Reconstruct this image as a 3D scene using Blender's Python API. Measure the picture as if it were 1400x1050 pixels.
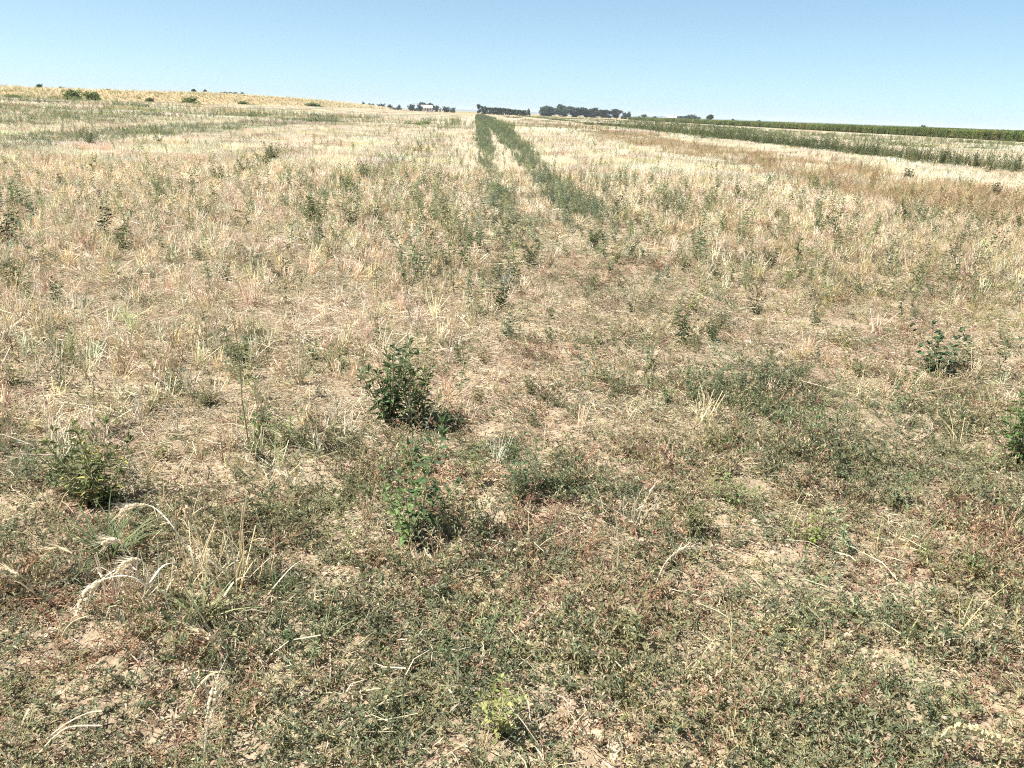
import bpy, math, random
import numpy as np
from mathutils import Vector, Matrix, Euler

C = bpy.context.scene.collection
for o in list(bpy.data.objects):
    bpy.data.objects.remove(o)

# ------------------------------------------------------------------ camera, light, exposure
EYE = 1.55
FPX = 1051.0                     # focal length in pixels of the 1400 wide photograph
PITCH, ROLL, YAW = math.radians(19.43), math.radians(2.16), math.radians(3.25)
cam_data = bpy.data.cameras.new('camera')
cam_data.sensor_width = 36.0
cam_data.lens = 36.0 * FPX / 1400.0
cam_data.clip_start = 0.05
cam_data.clip_end = 20000
cam = bpy.data.objects.new('camera', cam_data)
C.objects.link(cam)
CAM_R = Matrix.Rotation(-YAW, 3, 'Z') @ Matrix.Rotation(math.pi / 2 - PITCH, 3, 'X') @ Matrix.Rotation(ROLL, 3, 'Z')
cam.matrix_world = Matrix.Translation((0, 0, EYE)) @ CAM_R.to_4x4()
bpy.context.scene.camera = cam

SUN_EL = math.radians(57)
SUN_H = Vector((-0.99, -0.12, 0)).normalized()       # the sun stands to the left
SUN_DIR = Vector((SUN_H.x * math.cos(SUN_EL), SUN_H.y * math.cos(SUN_EL), math.sin(SUN_EL)))
world = bpy.data.worlds.new('World')
bpy.context.scene.world = world
world.use_nodes = True
wn = world.node_tree.nodes
sky = wn.new('ShaderNodeTexSky')
sky.sky_type = 'NISHITA'
sky.sun_disc = False
sky.sun_elevation = SUN_EL
sky.sun_rotation = math.atan2(SUN_H.x, SUN_H.y)
sky.altitude = 0
sky.air_density = 0.5
sky.dust_density = 0.5
sky.ozone_density = 6.0
wn['Background'].inputs['Strength'].default_value = 0.120
gam = wn.new('ShaderNodeGamma')                      # the hazy summer sky is flatter than a clear one
gam.inputs['Gamma'].default_value = 0.65
world.node_tree.links.new(sky.outputs[0], gam.inputs['Color'])
wbal = wn.new('ShaderNodeMix')                       # white balance of the camera: the whole sky a little more cyan
wbal.data_type = 'RGBA'
wbal.blend_type = 'MULTIPLY'
wbal.inputs['Factor'].default_value = 1.0
wbal.inputs['B'].default_value = (0.93, 1.04, 0.945, 1)
world.node_tree.links.new(gam.outputs[0], wbal.inputs['A'])
world.node_tree.links.new(wbal.outputs['Result'], wn['Background'].inputs['Color'])
sun_data = bpy.data.lights.new('sun', 'SUN')
sun_data.energy = 4.2
sun_data.angle = math.radians(0.53)
sun_data.color = (1.0, 0.972, 0.92)
sun = bpy.data.objects.new('sun', sun_data)
C.objects.link(sun)
sun.rotation_euler = SUN_DIR.to_track_quat('Z', 'Y').to_euler()
sun.location = (-20, 15, 30)
vs = bpy.context.scene.view_settings
vs.view_transform = 'Standard'
vs.look = 'None'
vs.gamma = 1.0
vs.use_curve_mapping = False
vs.exposure = 1.5
cy = bpy.context.scene.cycles
cy.use_denoising = False
cy.max_bounces = 8
cy.diffuse_bounces = 6
cy.transmission_bounces = 6
cy.transparent_max_bounces = 4
cy.filter_width = 1.1

# ------------------------------------------------------------------ helpers
RNG = np.random.default_rng(7)
rnd = random.Random(11)


def cam_ray(px, py):
    return (CAM_R @ Vector(((px - 700) / FPX, -(py - 525) / FPX, -1))).normalized()


def at(px, py, z=0.0):
    """Ground point that the photograph shows at a pixel."""
    d = cam_ray(px, py)
    t = (z - EYE) / d.z
    return Vector((d.x * t, d.y * t, z))


def vnoise(x, y, seed=0):
    g = np.random.default_rng(1000 + seed).random((128, 128))
    xi, yi = np.floor(x).astype(int), np.floor(y).astype(int)
    fx, fy = x - xi, y - yi
    fx, fy = fx * fx * (3 - 2 * fx), fy * fy * (3 - 2 * fy)
    a, b = g[xi % 128, yi % 128], g[(xi + 1) % 128, yi % 128]
    c, d = g[xi % 128, (yi + 1) % 128], g[(xi + 1) % 128, (yi + 1) % 128]
    return (a * (1 - fx) + b * fx) * (1 - fy) + (c * (1 - fx) + d * fx) * fy


def fbm(x, y, seed=0, n=3):
    s, w, t = 0, 1, 0
    for i in range(n):
        s = s + w * vnoise(x * 2 ** i + 17 * i, y * 2 ** i + 5 * i, seed + i)
        t += w
        w *= 0.55
    return s / t


def sstep(a, b, x):
    t = np.clip((x - a) / (b - a), 0, 1)
    return t * t * (3 - 2 * t)


def band(x, a, b, soft):
    return sstep(a - soft, a + soft, x) * (1 - sstep(b - soft, b + soft, x))


def terrain(x, y):
    x, y = np.asarray(x, float), np.asarray(y, float)
    far = 1 - sstep(260, 760, y)
    up = 0.9 * sstep(5, 56, -x) * sstep(20, 75, np.hypot(x, y))
    hgt = 1.05 + 1.3 * sstep(80, 230, y)
    bank = hgt * sstep(55, 63, -x)
    return (up + bank) * far * sstep(-30, 20, y)


def relief(x, y):
    r = np.hypot(x, y)
    fade = 1 - sstep(10, 30, r)
    n = 0.030 * (fbm(x * 2.1, y * 2.1, 40, 3) - .5) + 0.022 * (fbm(x * 9, y * 9, 50, 3) - .5)
    return n * fade


def ground_z(x, y):
    return terrain(x, y) + relief(np.asarray(x, float), np.asarray(y, float))


class Blob:
    """An elliptical patch of ground found from where the photograph shows it."""
    def __init__(self, px, py, rx, ry, grow=1.0):
        rx, ry = rx * grow, ry * grow
        c = at(px, py)
        self.c = np.array((c.x, c.y))
        ux, uy = at(px + rx, py) - c, at(px, py - ry) - c
        self.m = np.linalg.inv(np.array(((ux.x, uy.x), (ux.y, uy.y))))

    def __call__(self, x, y):
        q = np.stack((x - self.c[0], y - self.c[1]))
        w = np.tensordot(self.m, q, 1)
        return np.exp(-1.1 * (w ** 2).sum(0))


def tag(o, label=None, cat=None, group=None, kind=None):
    if label: o['label'] = label
    if cat: o['category'] = cat
    if group: o['group'] = group
    if kind: o['kind'] = kind
    return o


def empty(name, loc, rz=0.0):
    o = bpy.data.objects.new(name, None)
    o.empty_display_size = 0.05
    o.location = loc
    o.rotation_euler = (0, 0, rz)
    C.objects.link(o)
    return o


class MB:
    """Collects geometry and a colour per vertex; build() links it as one mesh object."""
    def __init__(self):
        self.V, self.F, self.K = [], [], []

    def add(self, pts, faces, col):
        n = len(self.V)
        self.V.extend([tuple(p) for p in pts])
        self.K.extend([col] * len(pts))
        self.F.extend([tuple(i + n for i in f) for f in faces])

    def leaf(self, base, d, up, L, W, col, fold=0.25, droop=0.25):
        d = d.normalized()
        s = d.cross(up)
        if s.length < 1e-4:
            s = Vector((1, 0, 0))
        s.normalize()
        u = s.cross(d).normalized()
        m = base + d * (L * .48) + u * (L * droop * .12)
        tip = base + d * L - u * (L * droop)
        self.add((base, m + s * W * .5 + u * W * fold, tip, m - s * W * .5 + u * W * fold), ((0, 1, 2), (0, 2, 3)), col)

    def ribbon(self, pts, w0, w1, col, side=None):
        n = len(pts)
        q = []
        for i, p in enumerate(pts):
            t = (pts[min(i + 1, n - 1)] - pts[max(i - 1, 0)])
            s = side if side is not None else t.cross(Vector((0.3, 0.2, 1)))
            if s.length < 1e-5:
                s = Vector((1, 0, 0))
            w = w0 + (w1 - w0) * i / (n - 1)
            s = s.normalized() * w * .5
            q += [p - s, p + s]
        self.add(q, [(2 * i, 2 * i + 1, 2 * i + 3, 2 * i + 2) for i in range(n - 1)], col)

    def tube(self, pts, r0, r1, col, k=3):
        n = len(pts)
        q = []
        for i, p in enumerate(pts):
            t = (pts[min(i + 1, n - 1)] - pts[max(i - 1, 0)]).normalized()
            a = t.cross(Vector((0.13, 0.97, 0.2)))
            if a.length < 1e-3:
                a = t.cross(Vector((1, 0, 0)))
            a.normalize()
            b = t.cross(a)
            r = r0 + (r1 - r0) * i / (n - 1)
            for j in range(k):
                an = 2 * math.pi * j / k
                q.append(p + a * (r * math.cos(an)) + b * (r * math.sin(an)))
        f = [(i * k + j, i * k + (j + 1) % k, (i + 1) * k + (j + 1) % k, (i + 1) * k + j) for i in range(n - 1) for j in range(k)]
        f.append(tuple((n - 1) * k + j for j in range(k)))
        self.add(q, f, col)

    def lump(self, c, r, col, seed=0, nu=7, nv=5, squash=.7, rough=.3):
        g = random.Random(seed)
        pts = []
        for i in range(nv + 1):
            th = math.pi * i / nv
            for j in range(nu):
                ph = 2 * math.pi * j / nu
                k = r * (1 - rough * g.random())
                pts.append(c + Vector((k * math.sin(th) * math.cos(ph), k * math.sin(th) * math.sin(ph), k * squash * math.cos(th))))
        f = [(i * nu + j, (i + 1) * nu + j, (i + 1) * nu + (j + 1) % nu, i * nu + (j + 1) % nu) for i in range(nv) for j in range(nu)]
        self.add(pts, f, col)

    def box(self, a, b, col):
        x0, y0, z0 = a
        x1, y1, z1 = b
        p = [(x, y, z) for z in (z0, z1) for x, y in ((x0, y0), (x1, y0), (x1, y1), (x0, y1))]
        self.add(p, ((3, 2, 1, 0), (4, 5, 6, 7), (0, 1, 5, 4), (1, 2, 6, 5), (2, 3, 7, 6), (3, 0, 4, 7)), col)

    def mesh(self, name, mat):
        me = bpy.data.meshes.new(name)
        me.from_pydata(self.V, [], self.F)
        at_ = me.color_attributes.new('Col', 'FLOAT_COLOR', 'POINT')
        k = np.ones((len(self.V), 4), np.float32)
        k[:, :3] = np.array(self.K, np.float32).reshape(-1, 3)
        at_.data.foreach_set('color', k.ravel())
        me.materials.append(mat)
        me.update()
        return me

    def build(self, name, mat, parent=None, link=True):
        o = bpy.data.objects.new(name, self.mesh(name, mat))
        if link:
            C.objects.link(o)
        if parent:
            o.parent = parent
        return o


def link_mesh(name, me, parent=None):
    o = bpy.data.objects.new(name, me)
    C.objects.link(o)
    if parent:
        o.parent = parent
    return o


def copy_thing(o, loc, rz=0.0, scale=1.0, tint=None):
    c = o.copy()
    C.objects.link(c)
    c.location = loc
    c.rotation_euler = (0, 0, rz)
    c.scale = (scale,) * 3
    for ch in o.children:
        d = ch.copy()
        C.objects.link(d)
        d.parent = c
        if tint:
            d['tint'] = tint
        for g in ch.children:
            e = g.copy()
            C.objects.link(e)
            e.parent = d
            if tint:
                e['tint'] = tint
    return c


# ------------------------------------------------------------------ materials
def plant_material(name, translucent, rough, spec, var=0.35):
    """Colour of the piece (attribute Col) times the tint of the single plant, with some fine mottling."""
    m = bpy.data.materials.new(name)
    m.use_nodes = True
    n, l = m.node_tree.nodes, m.node_tree.links
    n.clear()
    out = n.new('ShaderNodeOutputMaterial')
    col = n.new('ShaderNodeAttribute'); col.attribute_name = 'Col'
    tint = n.new('ShaderNodeAttribute'); tint.attribute_name = 'tint'; tint.attribute_type = 'INSTANCER'
    mul = n.new('ShaderNodeMix'); mul.data_type = 'RGBA'; mul.blend_type = 'MULTIPLY'; mul.inputs['Factor'].default_value = 1
    l.new(col.outputs['Color'], mul.inputs['A']); l.new(tint.outputs['Color'], mul.inputs['B'])
    geo = n.new('ShaderNodeNewGeometry')
    noi = n.new('ShaderNodeTexNoise'); noi.inputs['Scale'].default_value = 90; noi.inputs['Detail'].default_value = 2
    l.new(geo.outputs['Position'], noi.inputs['Vector'])
    mr = n.new('ShaderNodeMapRange'); mr.inputs['From Min'].default_value = .25; mr.inputs['From Max'].default_value = .75
    mr.inputs['To Min'].default_value = 1 - var; mr.inputs['To Max'].default_value = 1 + var
    l.new(noi.outputs['Fac'], mr.inputs['Value'])
    vm = n.new('ShaderNodeVectorMath'); vm.operation = 'SCALE'
    l.new(mul.outputs['Result'], vm.inputs[0]); l.new(mr.outputs['Result'], vm.inputs['Scale'])
    p = n.new('ShaderNodeBsdfPrincipled')
    p.inputs['Roughness'].default_value = rough
    p.inputs['Specular IOR Level'].default_value = spec
    l.new(vm.outputs[0], p.inputs['Base Color'])
    tr = n.new('ShaderNodeBsdfTranslucent')
    l.new(vm.outputs[0], tr.inputs['Color'])
    mx = n.new('ShaderNodeMixShader'); mx.inputs[0].default_value = translucent
    l.new(p.outputs[0], mx.inputs[1]); l.new(tr.outputs[0], mx.inputs[2])
    l.new(mx.outputs[0], out.inputs['Surface'])
    return m


M_LEAF = plant_material('weed_leaf', 0.32, 0.6, 0.2)
M_STRAW = plant_material('dry_straw', 0.36, 0.50, 0.35, .22)
M_STEM = plant_material('weed_stem', 0.05, 0.55, 0.35)
M_MATT = plant_material('matt_surface', 0.0, 0.85, 0.15, .25)


def soil_material():
    m = bpy.data.materials.new('dry_soil')
    m.use_nodes = True
    n, l = m.node_tree.nodes, m.node_tree.links
    p = n['Principled BSDF']
    p.inputs['Roughness'].default_value = 0.95
    p.inputs['Specular IOR Level'].default_value = 0.1
    geo = n.new('ShaderNodeNewGeometry')
    col = n.new('ShaderNodeAttribute'); col.attribute_name = 'Col'

    def noise(scale, detail=4, rough=.6):
        t = n.new('ShaderNodeTexNoise')
        t.inputs['Scale'].default_value = scale; t.inputs['Detail'].default_value = detail; t.inputs['Roughness'].default_value = rough
        l.new(geo.outputs['Position'], t.inputs['Vector'])
        return t
    a, b = noise(7, 6), noise(70, 5, .7)
    r = n.new('ShaderNodeValToRGB')
    r.color_ramp.elements[0].position = .3; r.color_ramp.elements[0].color = (.62, .60, .58, 1)
    r.color_ramp.elements[1].position = .72; r.color_ramp.elements[1].color = (1.2, 1.18, 1.15, 1)
    l.new(a.outputs['Fac'], r.inputs['Fac'])
    r2 = n.new('ShaderNodeValToRGB')
    r2.color_ramp.elements[0].position = .32; r2.color_ramp.elements[0].color = (.55, .52, .5, 1)
    r2.color_ramp.elements[1].position = .66; r2.color_ramp.elements[1].color = (1.2, 1.2, 1.18, 1)
    l.new(b.outputs['Fac'], r2.inputs['Fac'])
    m1 = n.new('ShaderNodeMix'); m1.data_type = 'RGBA'; m1.blend_type = 'MULTIPLY'; m1.inputs['Factor'].default_value = 1
    m2 = n.new('ShaderNodeMix'); m2.data_type = 'RGBA'; m2.blend_type = 'MULTIPLY'; m2.inputs['Factor'].default_value = 1
    l.new(col.outputs['Color'], m1.inputs['A']); l.new(r.outputs['Color'], m1.inputs['B'])
    l.new(m1.outputs['Result'], m2.inputs['A']); l.new(r2.outputs['Color'], m2.inputs['B'])
    l.new(m2.outputs['Result'], p.inputs['Base Color'])
    ad = n.new('ShaderNodeMath'); ad.operation = 'MULTIPLY_ADD'; ad.inputs[1].default_value = .35
    l.new(b.outputs['Fac'], ad.inputs[0]); l.new(a.outputs['Fac'], ad.inputs[2])
    bu = n.new('ShaderNodeBump'); bu.inputs['Distance'].default_value = .03; bu.inputs['Strength'].default_value = .8
    l.new(ad.outputs[0], bu.inputs['Height']); l.new(bu.outputs[0], p.inputs['Normal'])
    return m


M_SOIL = soil_material()

# ------------------------------------------------------------------ zones of the field (rows run along +Y)
REDS = [Blob(*b, grow=1.15) for b in ((1310, 740, 110, 45), (905, 625, 45, 30), (770, 745, 90, 45), (1190, 500, 60, 14), (720, 500, 90, 30),
                           (1120, 250, 160, 22), (840, 365, 60, 14), (560, 335, 60, 14), (1250, 460, 120, 18), (90, 850, 70, 60),
                           (1330, 930, 80, 40), (880, 1000, 70, 30), (260, 900, 70, 70), (960, 820, 60, 25), (1100, 660, 30, 20),
                           (560, 800, 50, 20), (80, 690, 40, 25), (600, 640, 40, 40), (850, 1010, 50, 25))]
BARE = [Blob(*b) for b in ((215, 590, 90, 45), (100, 560, 60, 22), (370, 870, 60, 45), (830, 990, 60, 30), (160, 1000, 90, 45),
                           (60, 830, 50, 40), (460, 560, 60, 40), (250, 650, 40, 25), (640, 490, 50, 22), (1060, 490, 70, 12),
                           (860, 560, 80, 25), (260, 940, 60, 50), (780, 420, 60, 25), (820, 640, 60, 25))]
GREY = [Blob(*b) for b in ((50, 640, 80, 35), (430, 650, 60, 40), (220, 545, 40, 18), (900, 760, 120, 40), (1150, 620, 120, 50),
                           (620, 900, 160, 60), (1200, 1010, 160, 50), (330, 360, 30, 16), (690, 390, 40, 16), (1000, 520, 70, 22),
                           (480, 720, 60, 30), (780, 470, 50, 14), (1280, 620, 90, 40))]


WEEDY = [Blob(*b) for b in ((490, 303, 70, 14), (560, 360, 60, 26), (440, 335, 36, 14), (640, 330, 16, 28), (600, 395, 60, 22), (700, 400, 40, 18),
                            (860, 340, 36, 26), (950, 372, 60, 20), (790, 295, 40, 12), (860, 505, 70, 22), (1050, 525, 70, 22), (330, 490, 40, 26),
                            (85, 505, 46, 22), (595, 205, 26, 18), (1180, 358, 40, 12), (1360, 308, 40, 12), (1000, 232, 50, 9), (1120, 252, 60, 9),
                            (380, 590, 40, 24), (530, 240, 40, 10), (820, 250, 50, 14), (900, 285, 60, 12), (720, 660, 30, 26), (270, 355, 30, 12),
                            (1240, 310, 40, 12), (535, 560, 60, 40), (575, 710, 50, 40), (740, 340, 30, 20), (100, 640, 60, 50), (30, 300, 40, 30), (210, 500, 30, 14), (560, 290, 50, 14))]


def total(bs, x, y):
    s = 0
    for b in bs:
        s = s + b(x, y)
    return np.clip(s, 0, 1.2)


def wide_of(y):
    return np.clip((y - 16) * .020, 0, 1.1)


def tracks(x, y):
    """The two wheel tracks, grown over with weeds."""
    w = x + 0.14 * (vnoise(y * .3, y * 0 + 3, 70) - .5)
    wide = wide_of(y)
    w = w + .35 * (fbm(x * 2.3, y * .8, 72, 2) - .5)
    t = band(w, 0.18, 0.58 + .45 * wide, .16) * (.12 * sstep(6, 8, y) + .88 * sstep(9, 18, y)) + band(w, 1.42, 2.06 + wide, .20) * (.12 * sstep(7, 8, y) + .88 * sstep(9, 16, y))
    return np.clip(t * (.35 + .8 * sstep(.3, .58, fbm(x * 1.2, y * .35, 74, 2))), 0, 1)


def green_rows(x, y):
    """Strips where the weeds have come up along the wheel tracks and between the drilled strips."""
    w = x + 0.10 * (vnoise(y * .3, y * 0 + 3, 70) - .5)
    gap = sstep(.30, .55, fbm(x * .25 + 9, y * .22, 80, 2))
    t = tracks(x, y)
    t = t + .42 * gap * band(w, -3.0, -2.0, .2) * sstep(9, 16, y)
    t = t + .36 * gap * band(w, -5.9, -4.9, .2) * sstep(9, 16, y)
    t = t + .95 * band(w, -16.5, -12.5, .6) * sstep(12, 20, y) * (.35 + .65 * gap)
    t = t + 1.2 * band(x, 19.3, 22.6, .3) * (.55 + .45 * gap)
    t = t + .10 * band(x, 9.5, 13.5, .8) * gap
    t = t + .25 * band(x, 24, 60, 2) * gap
    t = t + .40 * sstep(17, 22, -x) * (.35 + .65 * gap)
    return np.clip(t, 0, 1.2)


def brown_row(x, y):
    return band(x, 8.8, 14.2, .7) * sstep(6, 12, y)


def near_mat(x, y):
    """How thick the low creeping weed lies."""
    right = sstep(-.5, .9, x)
    lim = 3.35 + 1.35 * right
    k = 1 - sstep(lim - .55, lim + .9, y)
    k = np.maximum(k, right * .42 * (1 - sstep(7, 13, y)))
    k = np.maximum(k, .16 * (1 - sstep(8, 14, y)))
    patch = .74 + .55 * sstep(.32, .62, fbm(x * 1.3, y * 1.3, 60, 3))
    k = k * patch * (1 - .52 * np.clip(total(BARE, x, y), 0, 1))
    return np.clip(k + .25 * total(GREY, x, y), 0, 1.15)


def stubble_amount(x, y):
    right = sstep(-.2, 1.2, x)
    s = (1 - right) * (sstep(2.3, 4.4, y) * .9 + .08) + right * (.12 * sstep(2.6, 4, y) + .68 * sstep(5.5, 11, y))
    track = band(x, -.05, 2.2, .18) * (1 - .55 * band(x, .75, 1.35, .12) * sstep(9, 16, y))
    s = s * (1 - .85 * track)
    s = s * (1 - .9 * brown_row(x, y))
    s = s * (.45 + .75 * sstep(.3, .6, fbm(x * .9, y * .45, 90, 3)))
    s = s * (1 - .55 * total(BARE, x, y)) * (1 - .6 * np.clip(green_rows(x, y), 0, 1))
    return np.clip(s, 0, 1.1)


# ------------------------------------------------------------------ ground
def build_ground():
    ang = np.concatenate((np.linspace(-180, -48, 60, endpoint=False), np.linspace(-48, 50, 400, endpoint=False), np.linspace(50, 180, 60, endpoint=False)))
    ang = np.radians(ang)
    rad = [0.25]
    while rad[-1] < 7600:
        r = rad[-1]
        rad.append(r * (1.011 if 1.0 < r < 9 else 1.03 if r < 60 else 1.045))
    rad = np.array(rad)
    A, R = np.meshgrid(ang, rad)
    x, y = R * np.sin(A), R * np.cos(A)
    z = ground_z(x, y)
    na, nr = len(ang), len(rad)
    co = np.stack((x, y, z), -1).reshape(-1, 3)
    co = np.vstack((co, (0, 0, float(ground_z(0, 0)))))
    i, j = np.meshgrid(np.arange(nr - 1), np.arange(na), indexing='ij')
    j2 = (j + 1) % na
    q = np.stack((i * na + j, i * na + j2, (i + 1) * na + j2, (i + 1) * na + j), -1).reshape(-1, 4)[:, ::-1]
    c = len(co) - 1
    faces = [tuple(f) for f in q.tolist()] + [((jj + 1) % na, jj, c) for jj in range(na)]
    me = bpy.data.meshes.new('ground')
    me.from_pydata(co.tolist(), [], faces)
    x, y = co[:, 0], co[:, 1]
    soil = np.array((.38, .305, .215))
    straw = np.array((.50, .43, .31))
    green = np.array((.155, .165, .085))
    brown = np.array((.33, .235, .145))
    K = np.ones((len(co), 4), np.float32)
    d = np.hypot(x, y)
    far = sstep(7, 40, d)[:, None]
    base = soil * (1 - far) + straw * far
    n = fbm(x * .5, y * .2, 33, 3)[:, None]
    base = base * (.86 + .28 * n)
    g = (np.clip(green_rows(x, y), 0, 1) * sstep(15, 60, d))[:, None] * (.75 - .4 * sstep(15, 22, -x))[:, None]
    base = base * (1 - g) + green * g
    b = (brown_row(x, y) * sstep(10, 30, d))[:, None] * .7
    base = base * (1 - b) + brown * b
    # beyond the field: strips of other fields
    other = sstep(430, 470, y)[:, None]
    strip = (np.floor((y - 430) / 170 + .2 * np.sin(x / 300)).astype(int)) % 4
    pal = np.array(((.34, .28, .15), (.42, .33, .19), (.15, .16, .07), (.38, .31, .18)))
    base = base * (1 - other) + pal[strip] * other
    rt = (sstep(70, 76, x) * (1 - sstep(86, 90, x)) * (y < 450))[:, None]
    base = base * (1 - rt) + np.array((.38, .30, .18)) * rt
    bk = (sstep(53, 58, -x) * (y < 800))[:, None]
    base = base * (1 - bk) + np.array((.47, .36, .20)) * bk
    K[:, :3] = base
    me.color_attributes.new('Col', 'FLOAT_COLOR', 'POINT').data.foreach_set('color', K.ravel())
    me.materials.append(M_SOIL)
    me.polygons.foreach_set('use_smooth', np.ones(len(me.polygons), bool))
    o = link_mesh('ground', me)
    tag(o, 'dry pinkish beige soil of the flat stubble field running out to the horizon', kind='structure')


build_ground()

# ------------------------------------------------------------------ far background
V3 = Vector


def crown_mesh(name, w, h, seed, n=1000, col=(.065, .086, .046), base=.0):
    g = random.Random(seed)
    b = MB()
    cents = [(V3((g.gauss(0, .24) * w, g.gauss(0, .24) * w, h * (base + (1 - base) * (.14 + .68 * g.random())))), (.16 + .12 * g.random()) * w) for _ in range(9)]
    for _ in range(n):
        c, r = g.choice(cents)
        v = V3((g.gauss(0, 1), g.gauss(0, 1), g.gauss(0, 1))).normalized()
        p = c + v * r * (.55 + .5 * g.random())
        k = .75 + .55 * g.random()
        b.leaf(p, V3((g.gauss(0, 1), g.gauss(0, 1), g.gauss(0, .6))), v, (.13 + .10 * g.random()) * w, .11 * w, tuple(q * k for q in col))
    return b.mesh(name, M_LEAF)


def trunk_mesh(name, w, h, seed):
    g = random.Random(seed)
    b = MB()
    top = V3((g.gauss(0, .03) * w, g.gauss(0, .03) * w, h * .75))
    b.tube([V3((0, 0, -.2)), V3((0.01 * w, 0, h * .3)), top], .035 * w, .012 * w, (.11, .085, .06), 6)
    for i in range(5):
        a = g.random() * 6.28
        s = V3((0, 0, h * (.25 + .09 * i)))
        b.tube([s, s + V3((math.cos(a) * w * .3, math.sin(a) * w * .3, h * .2))], .015 * w, .006 * w, (.11, .085, .06), 4)
    return b.mesh(name, M_STEM)


CROWN = {'round': [crown_mesh('crown', 1, 1, s) for s in range(4)],
         'tall': [crown_mesh('crown', .62, 1, 20 + s, base=.06) for s in range(3)],
         'bush': [crown_mesh('crown', 1, .62, 40 + s, base=0.0, n=300) for s in range(3)]}
TRUNK = {'round': trunk_mesh('trunk', 1, 1, 3), 'tall': trunk_mesh('trunk', .62, 1, 4), 'bush': trunk_mesh('trunk', .8, .5, 5)}
CROWN_H = {'round': .97, 'tall': .97, 'bush': .60}
WFAC = {'round': 1.0, 'tall': .62, 'bush': 1.0}


def bearing_point(px, depth):
    """Ground point at a forward distance along the bearing of a photo column at the horizon."""
    hy = 154 + (px - 700) * 0.0377
    d = cam_ray(px, hy)
    fwd = V3((math.sin(YAW), math.cos(YAW), 0))
    t = depth / d.dot(fwd)
    p = V3((d.x * t, d.y * t, 0))
    p.z = float(terrain(p.x, p.y))
    return p


def far_tree(px, width_px, top_px, depth, kind, label, group=None, name='tree', tint=None):
    """width and top (rows above the level horizon) as seen in the photo, turned into metres at that distance."""
    p = bearing_point(px, depth)
    h = (EYE + .92 * top_px * depth / FPX) - p.z
    w = width_px * depth / FPX
    o = empty(name, p, rnd.random() * 6.28)
    sw, sh = w / WFAC[kind] * 1.0, h / CROWN_H[kind]
    for part, me in (('crown', rnd.choice(CROWN[kind])), ('trunk', TRUNK[kind])):
        c = link_mesh(part, me, o)
        c.scale = (sw, sw, sh)
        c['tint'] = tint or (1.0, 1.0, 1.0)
    tag(o, label, 'tree' if name == 'tree' else 'bush', group)
    return o


HAZE_BLUE = (1.35, 1.5, 1.9)  # row trees tinted blue: haze of distance put into the leaf colour
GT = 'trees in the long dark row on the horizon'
far_tree(743, 16, 8.5, 640, 'round', 'low bluish grey round tree at the left end of the long tree row', GT, tint=HAZE_BLUE)
far_tree(752, 16, 10.5, 640, 'round', 'taller bluish tree second from the left end of the long tree row', GT, tint=HAZE_BLUE)
far_tree(769, 18, 12, 640, 'round', 'broad bluish tree standing just left of the gap in the long tree row', GT, tint=HAZE_BLUE)
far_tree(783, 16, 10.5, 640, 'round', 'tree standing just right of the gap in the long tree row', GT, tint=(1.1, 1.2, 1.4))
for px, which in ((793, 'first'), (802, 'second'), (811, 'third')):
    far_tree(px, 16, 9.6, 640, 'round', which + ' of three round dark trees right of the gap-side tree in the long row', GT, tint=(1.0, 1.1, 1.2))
far_tree(823, 14, 8.6, 630, 'tall', 'narrow dark tree left of two more narrow ones in the long tree row', GT)
far_tree(833, 13, 7.6, 630, 'tall', 'narrow dark tree in the middle of the three narrow ones in the tree row', GT)
far_tree(843, 13, 10.2, 630, 'tall', 'tallest narrow dark tree near the right end of the long tree row', GT)
far_tree(853, 9, 5.0, 630, 'bush', 'low dark bush just right of the tallest narrow tree in the row', GT, 'bush')
far_tree(859, 8, 6.0, 630, 'bush', 'low dark bush closing the right end of the long tree row', GT, 'bush')
far_tree(881, 9, 4.0, 700, 'bush', 'single small dark bush on the horizon right of the long tree row', None, 'bush')
far_tree(895, 7, 2.4, 700, 'bush', 'tiny low bush on the horizon left of the pale far house', None, 'bush')
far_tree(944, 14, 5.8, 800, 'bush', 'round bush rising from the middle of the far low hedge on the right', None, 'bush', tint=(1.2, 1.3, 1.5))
far_tree(969, 8, 7.2, 560, 'round', 'single dark round tree standing alone above the green crop')
far_tree(1003, 6, 2.8, 900, 'bush', 'first tiny bush right of the lone round tree on the horizon', None, 'bush')
far_tree(1037, 7, 2.2, 900, 'bush', 'second tiny bush right of the lone round tree on the horizon', None, 'bush')
far_tree(1262, 9, 4.2, 700, 'bush', 'small dark bush poking above the far right end of the green crop', None, 'bush')
far_tree(655, 7, 9.5, 520, 'tall', 'dark narrow tree at the left end of the trimmed dark hedge')
far_tree(722, 6, 5.0, 520, 'bush', 'small bush at the right end of the trimmed dark hedge', None, 'bush')
GL = 'small trees left of the white farmhouse'
for px, w, t, lab in ((498, 6, 6.5, 'tiny bush at the left end of the thin far tree line'), (508, 8, 4.8, 'second bush from the left end of the thin far tree line'),
                      (522, 13, 4.6, 'wide low bush in the left half of the thin far tree line'), (534, 10, 4.0, 'dark low bush left of the small upright tree in the thin far tree line'),
                      (545, 5, 4.8, 'small upright tree in the middle of the thin far tree line'), (564, 12, 5.2, 'dark bush left of the white farmhouse, second from it'),
                      (573, 9, 5.4, 'dark bush touching the left end of the white farmhouse')):
    far_tree(px, w, t, 560, 'bush', lab, GL, 'bush')
far_tree(581, 12, 8.6, 640, 'round', 'dark round tree rising behind the left half of the white farmhouse roof')
far_tree(589, 8, 7.6, 640, 'round', 'dark round tree rising behind the right half of the white farmhouse roof')
far_tree(597, 7, 5.2, 600, 'bush', 'dark bush against the right end of the white farmhouse', None, 'bush')
far_tree(611, 10, 4.2, 600, 'bush', 'wide dark bush in the open right of the white farmhouse', None, 'bush')
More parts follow.
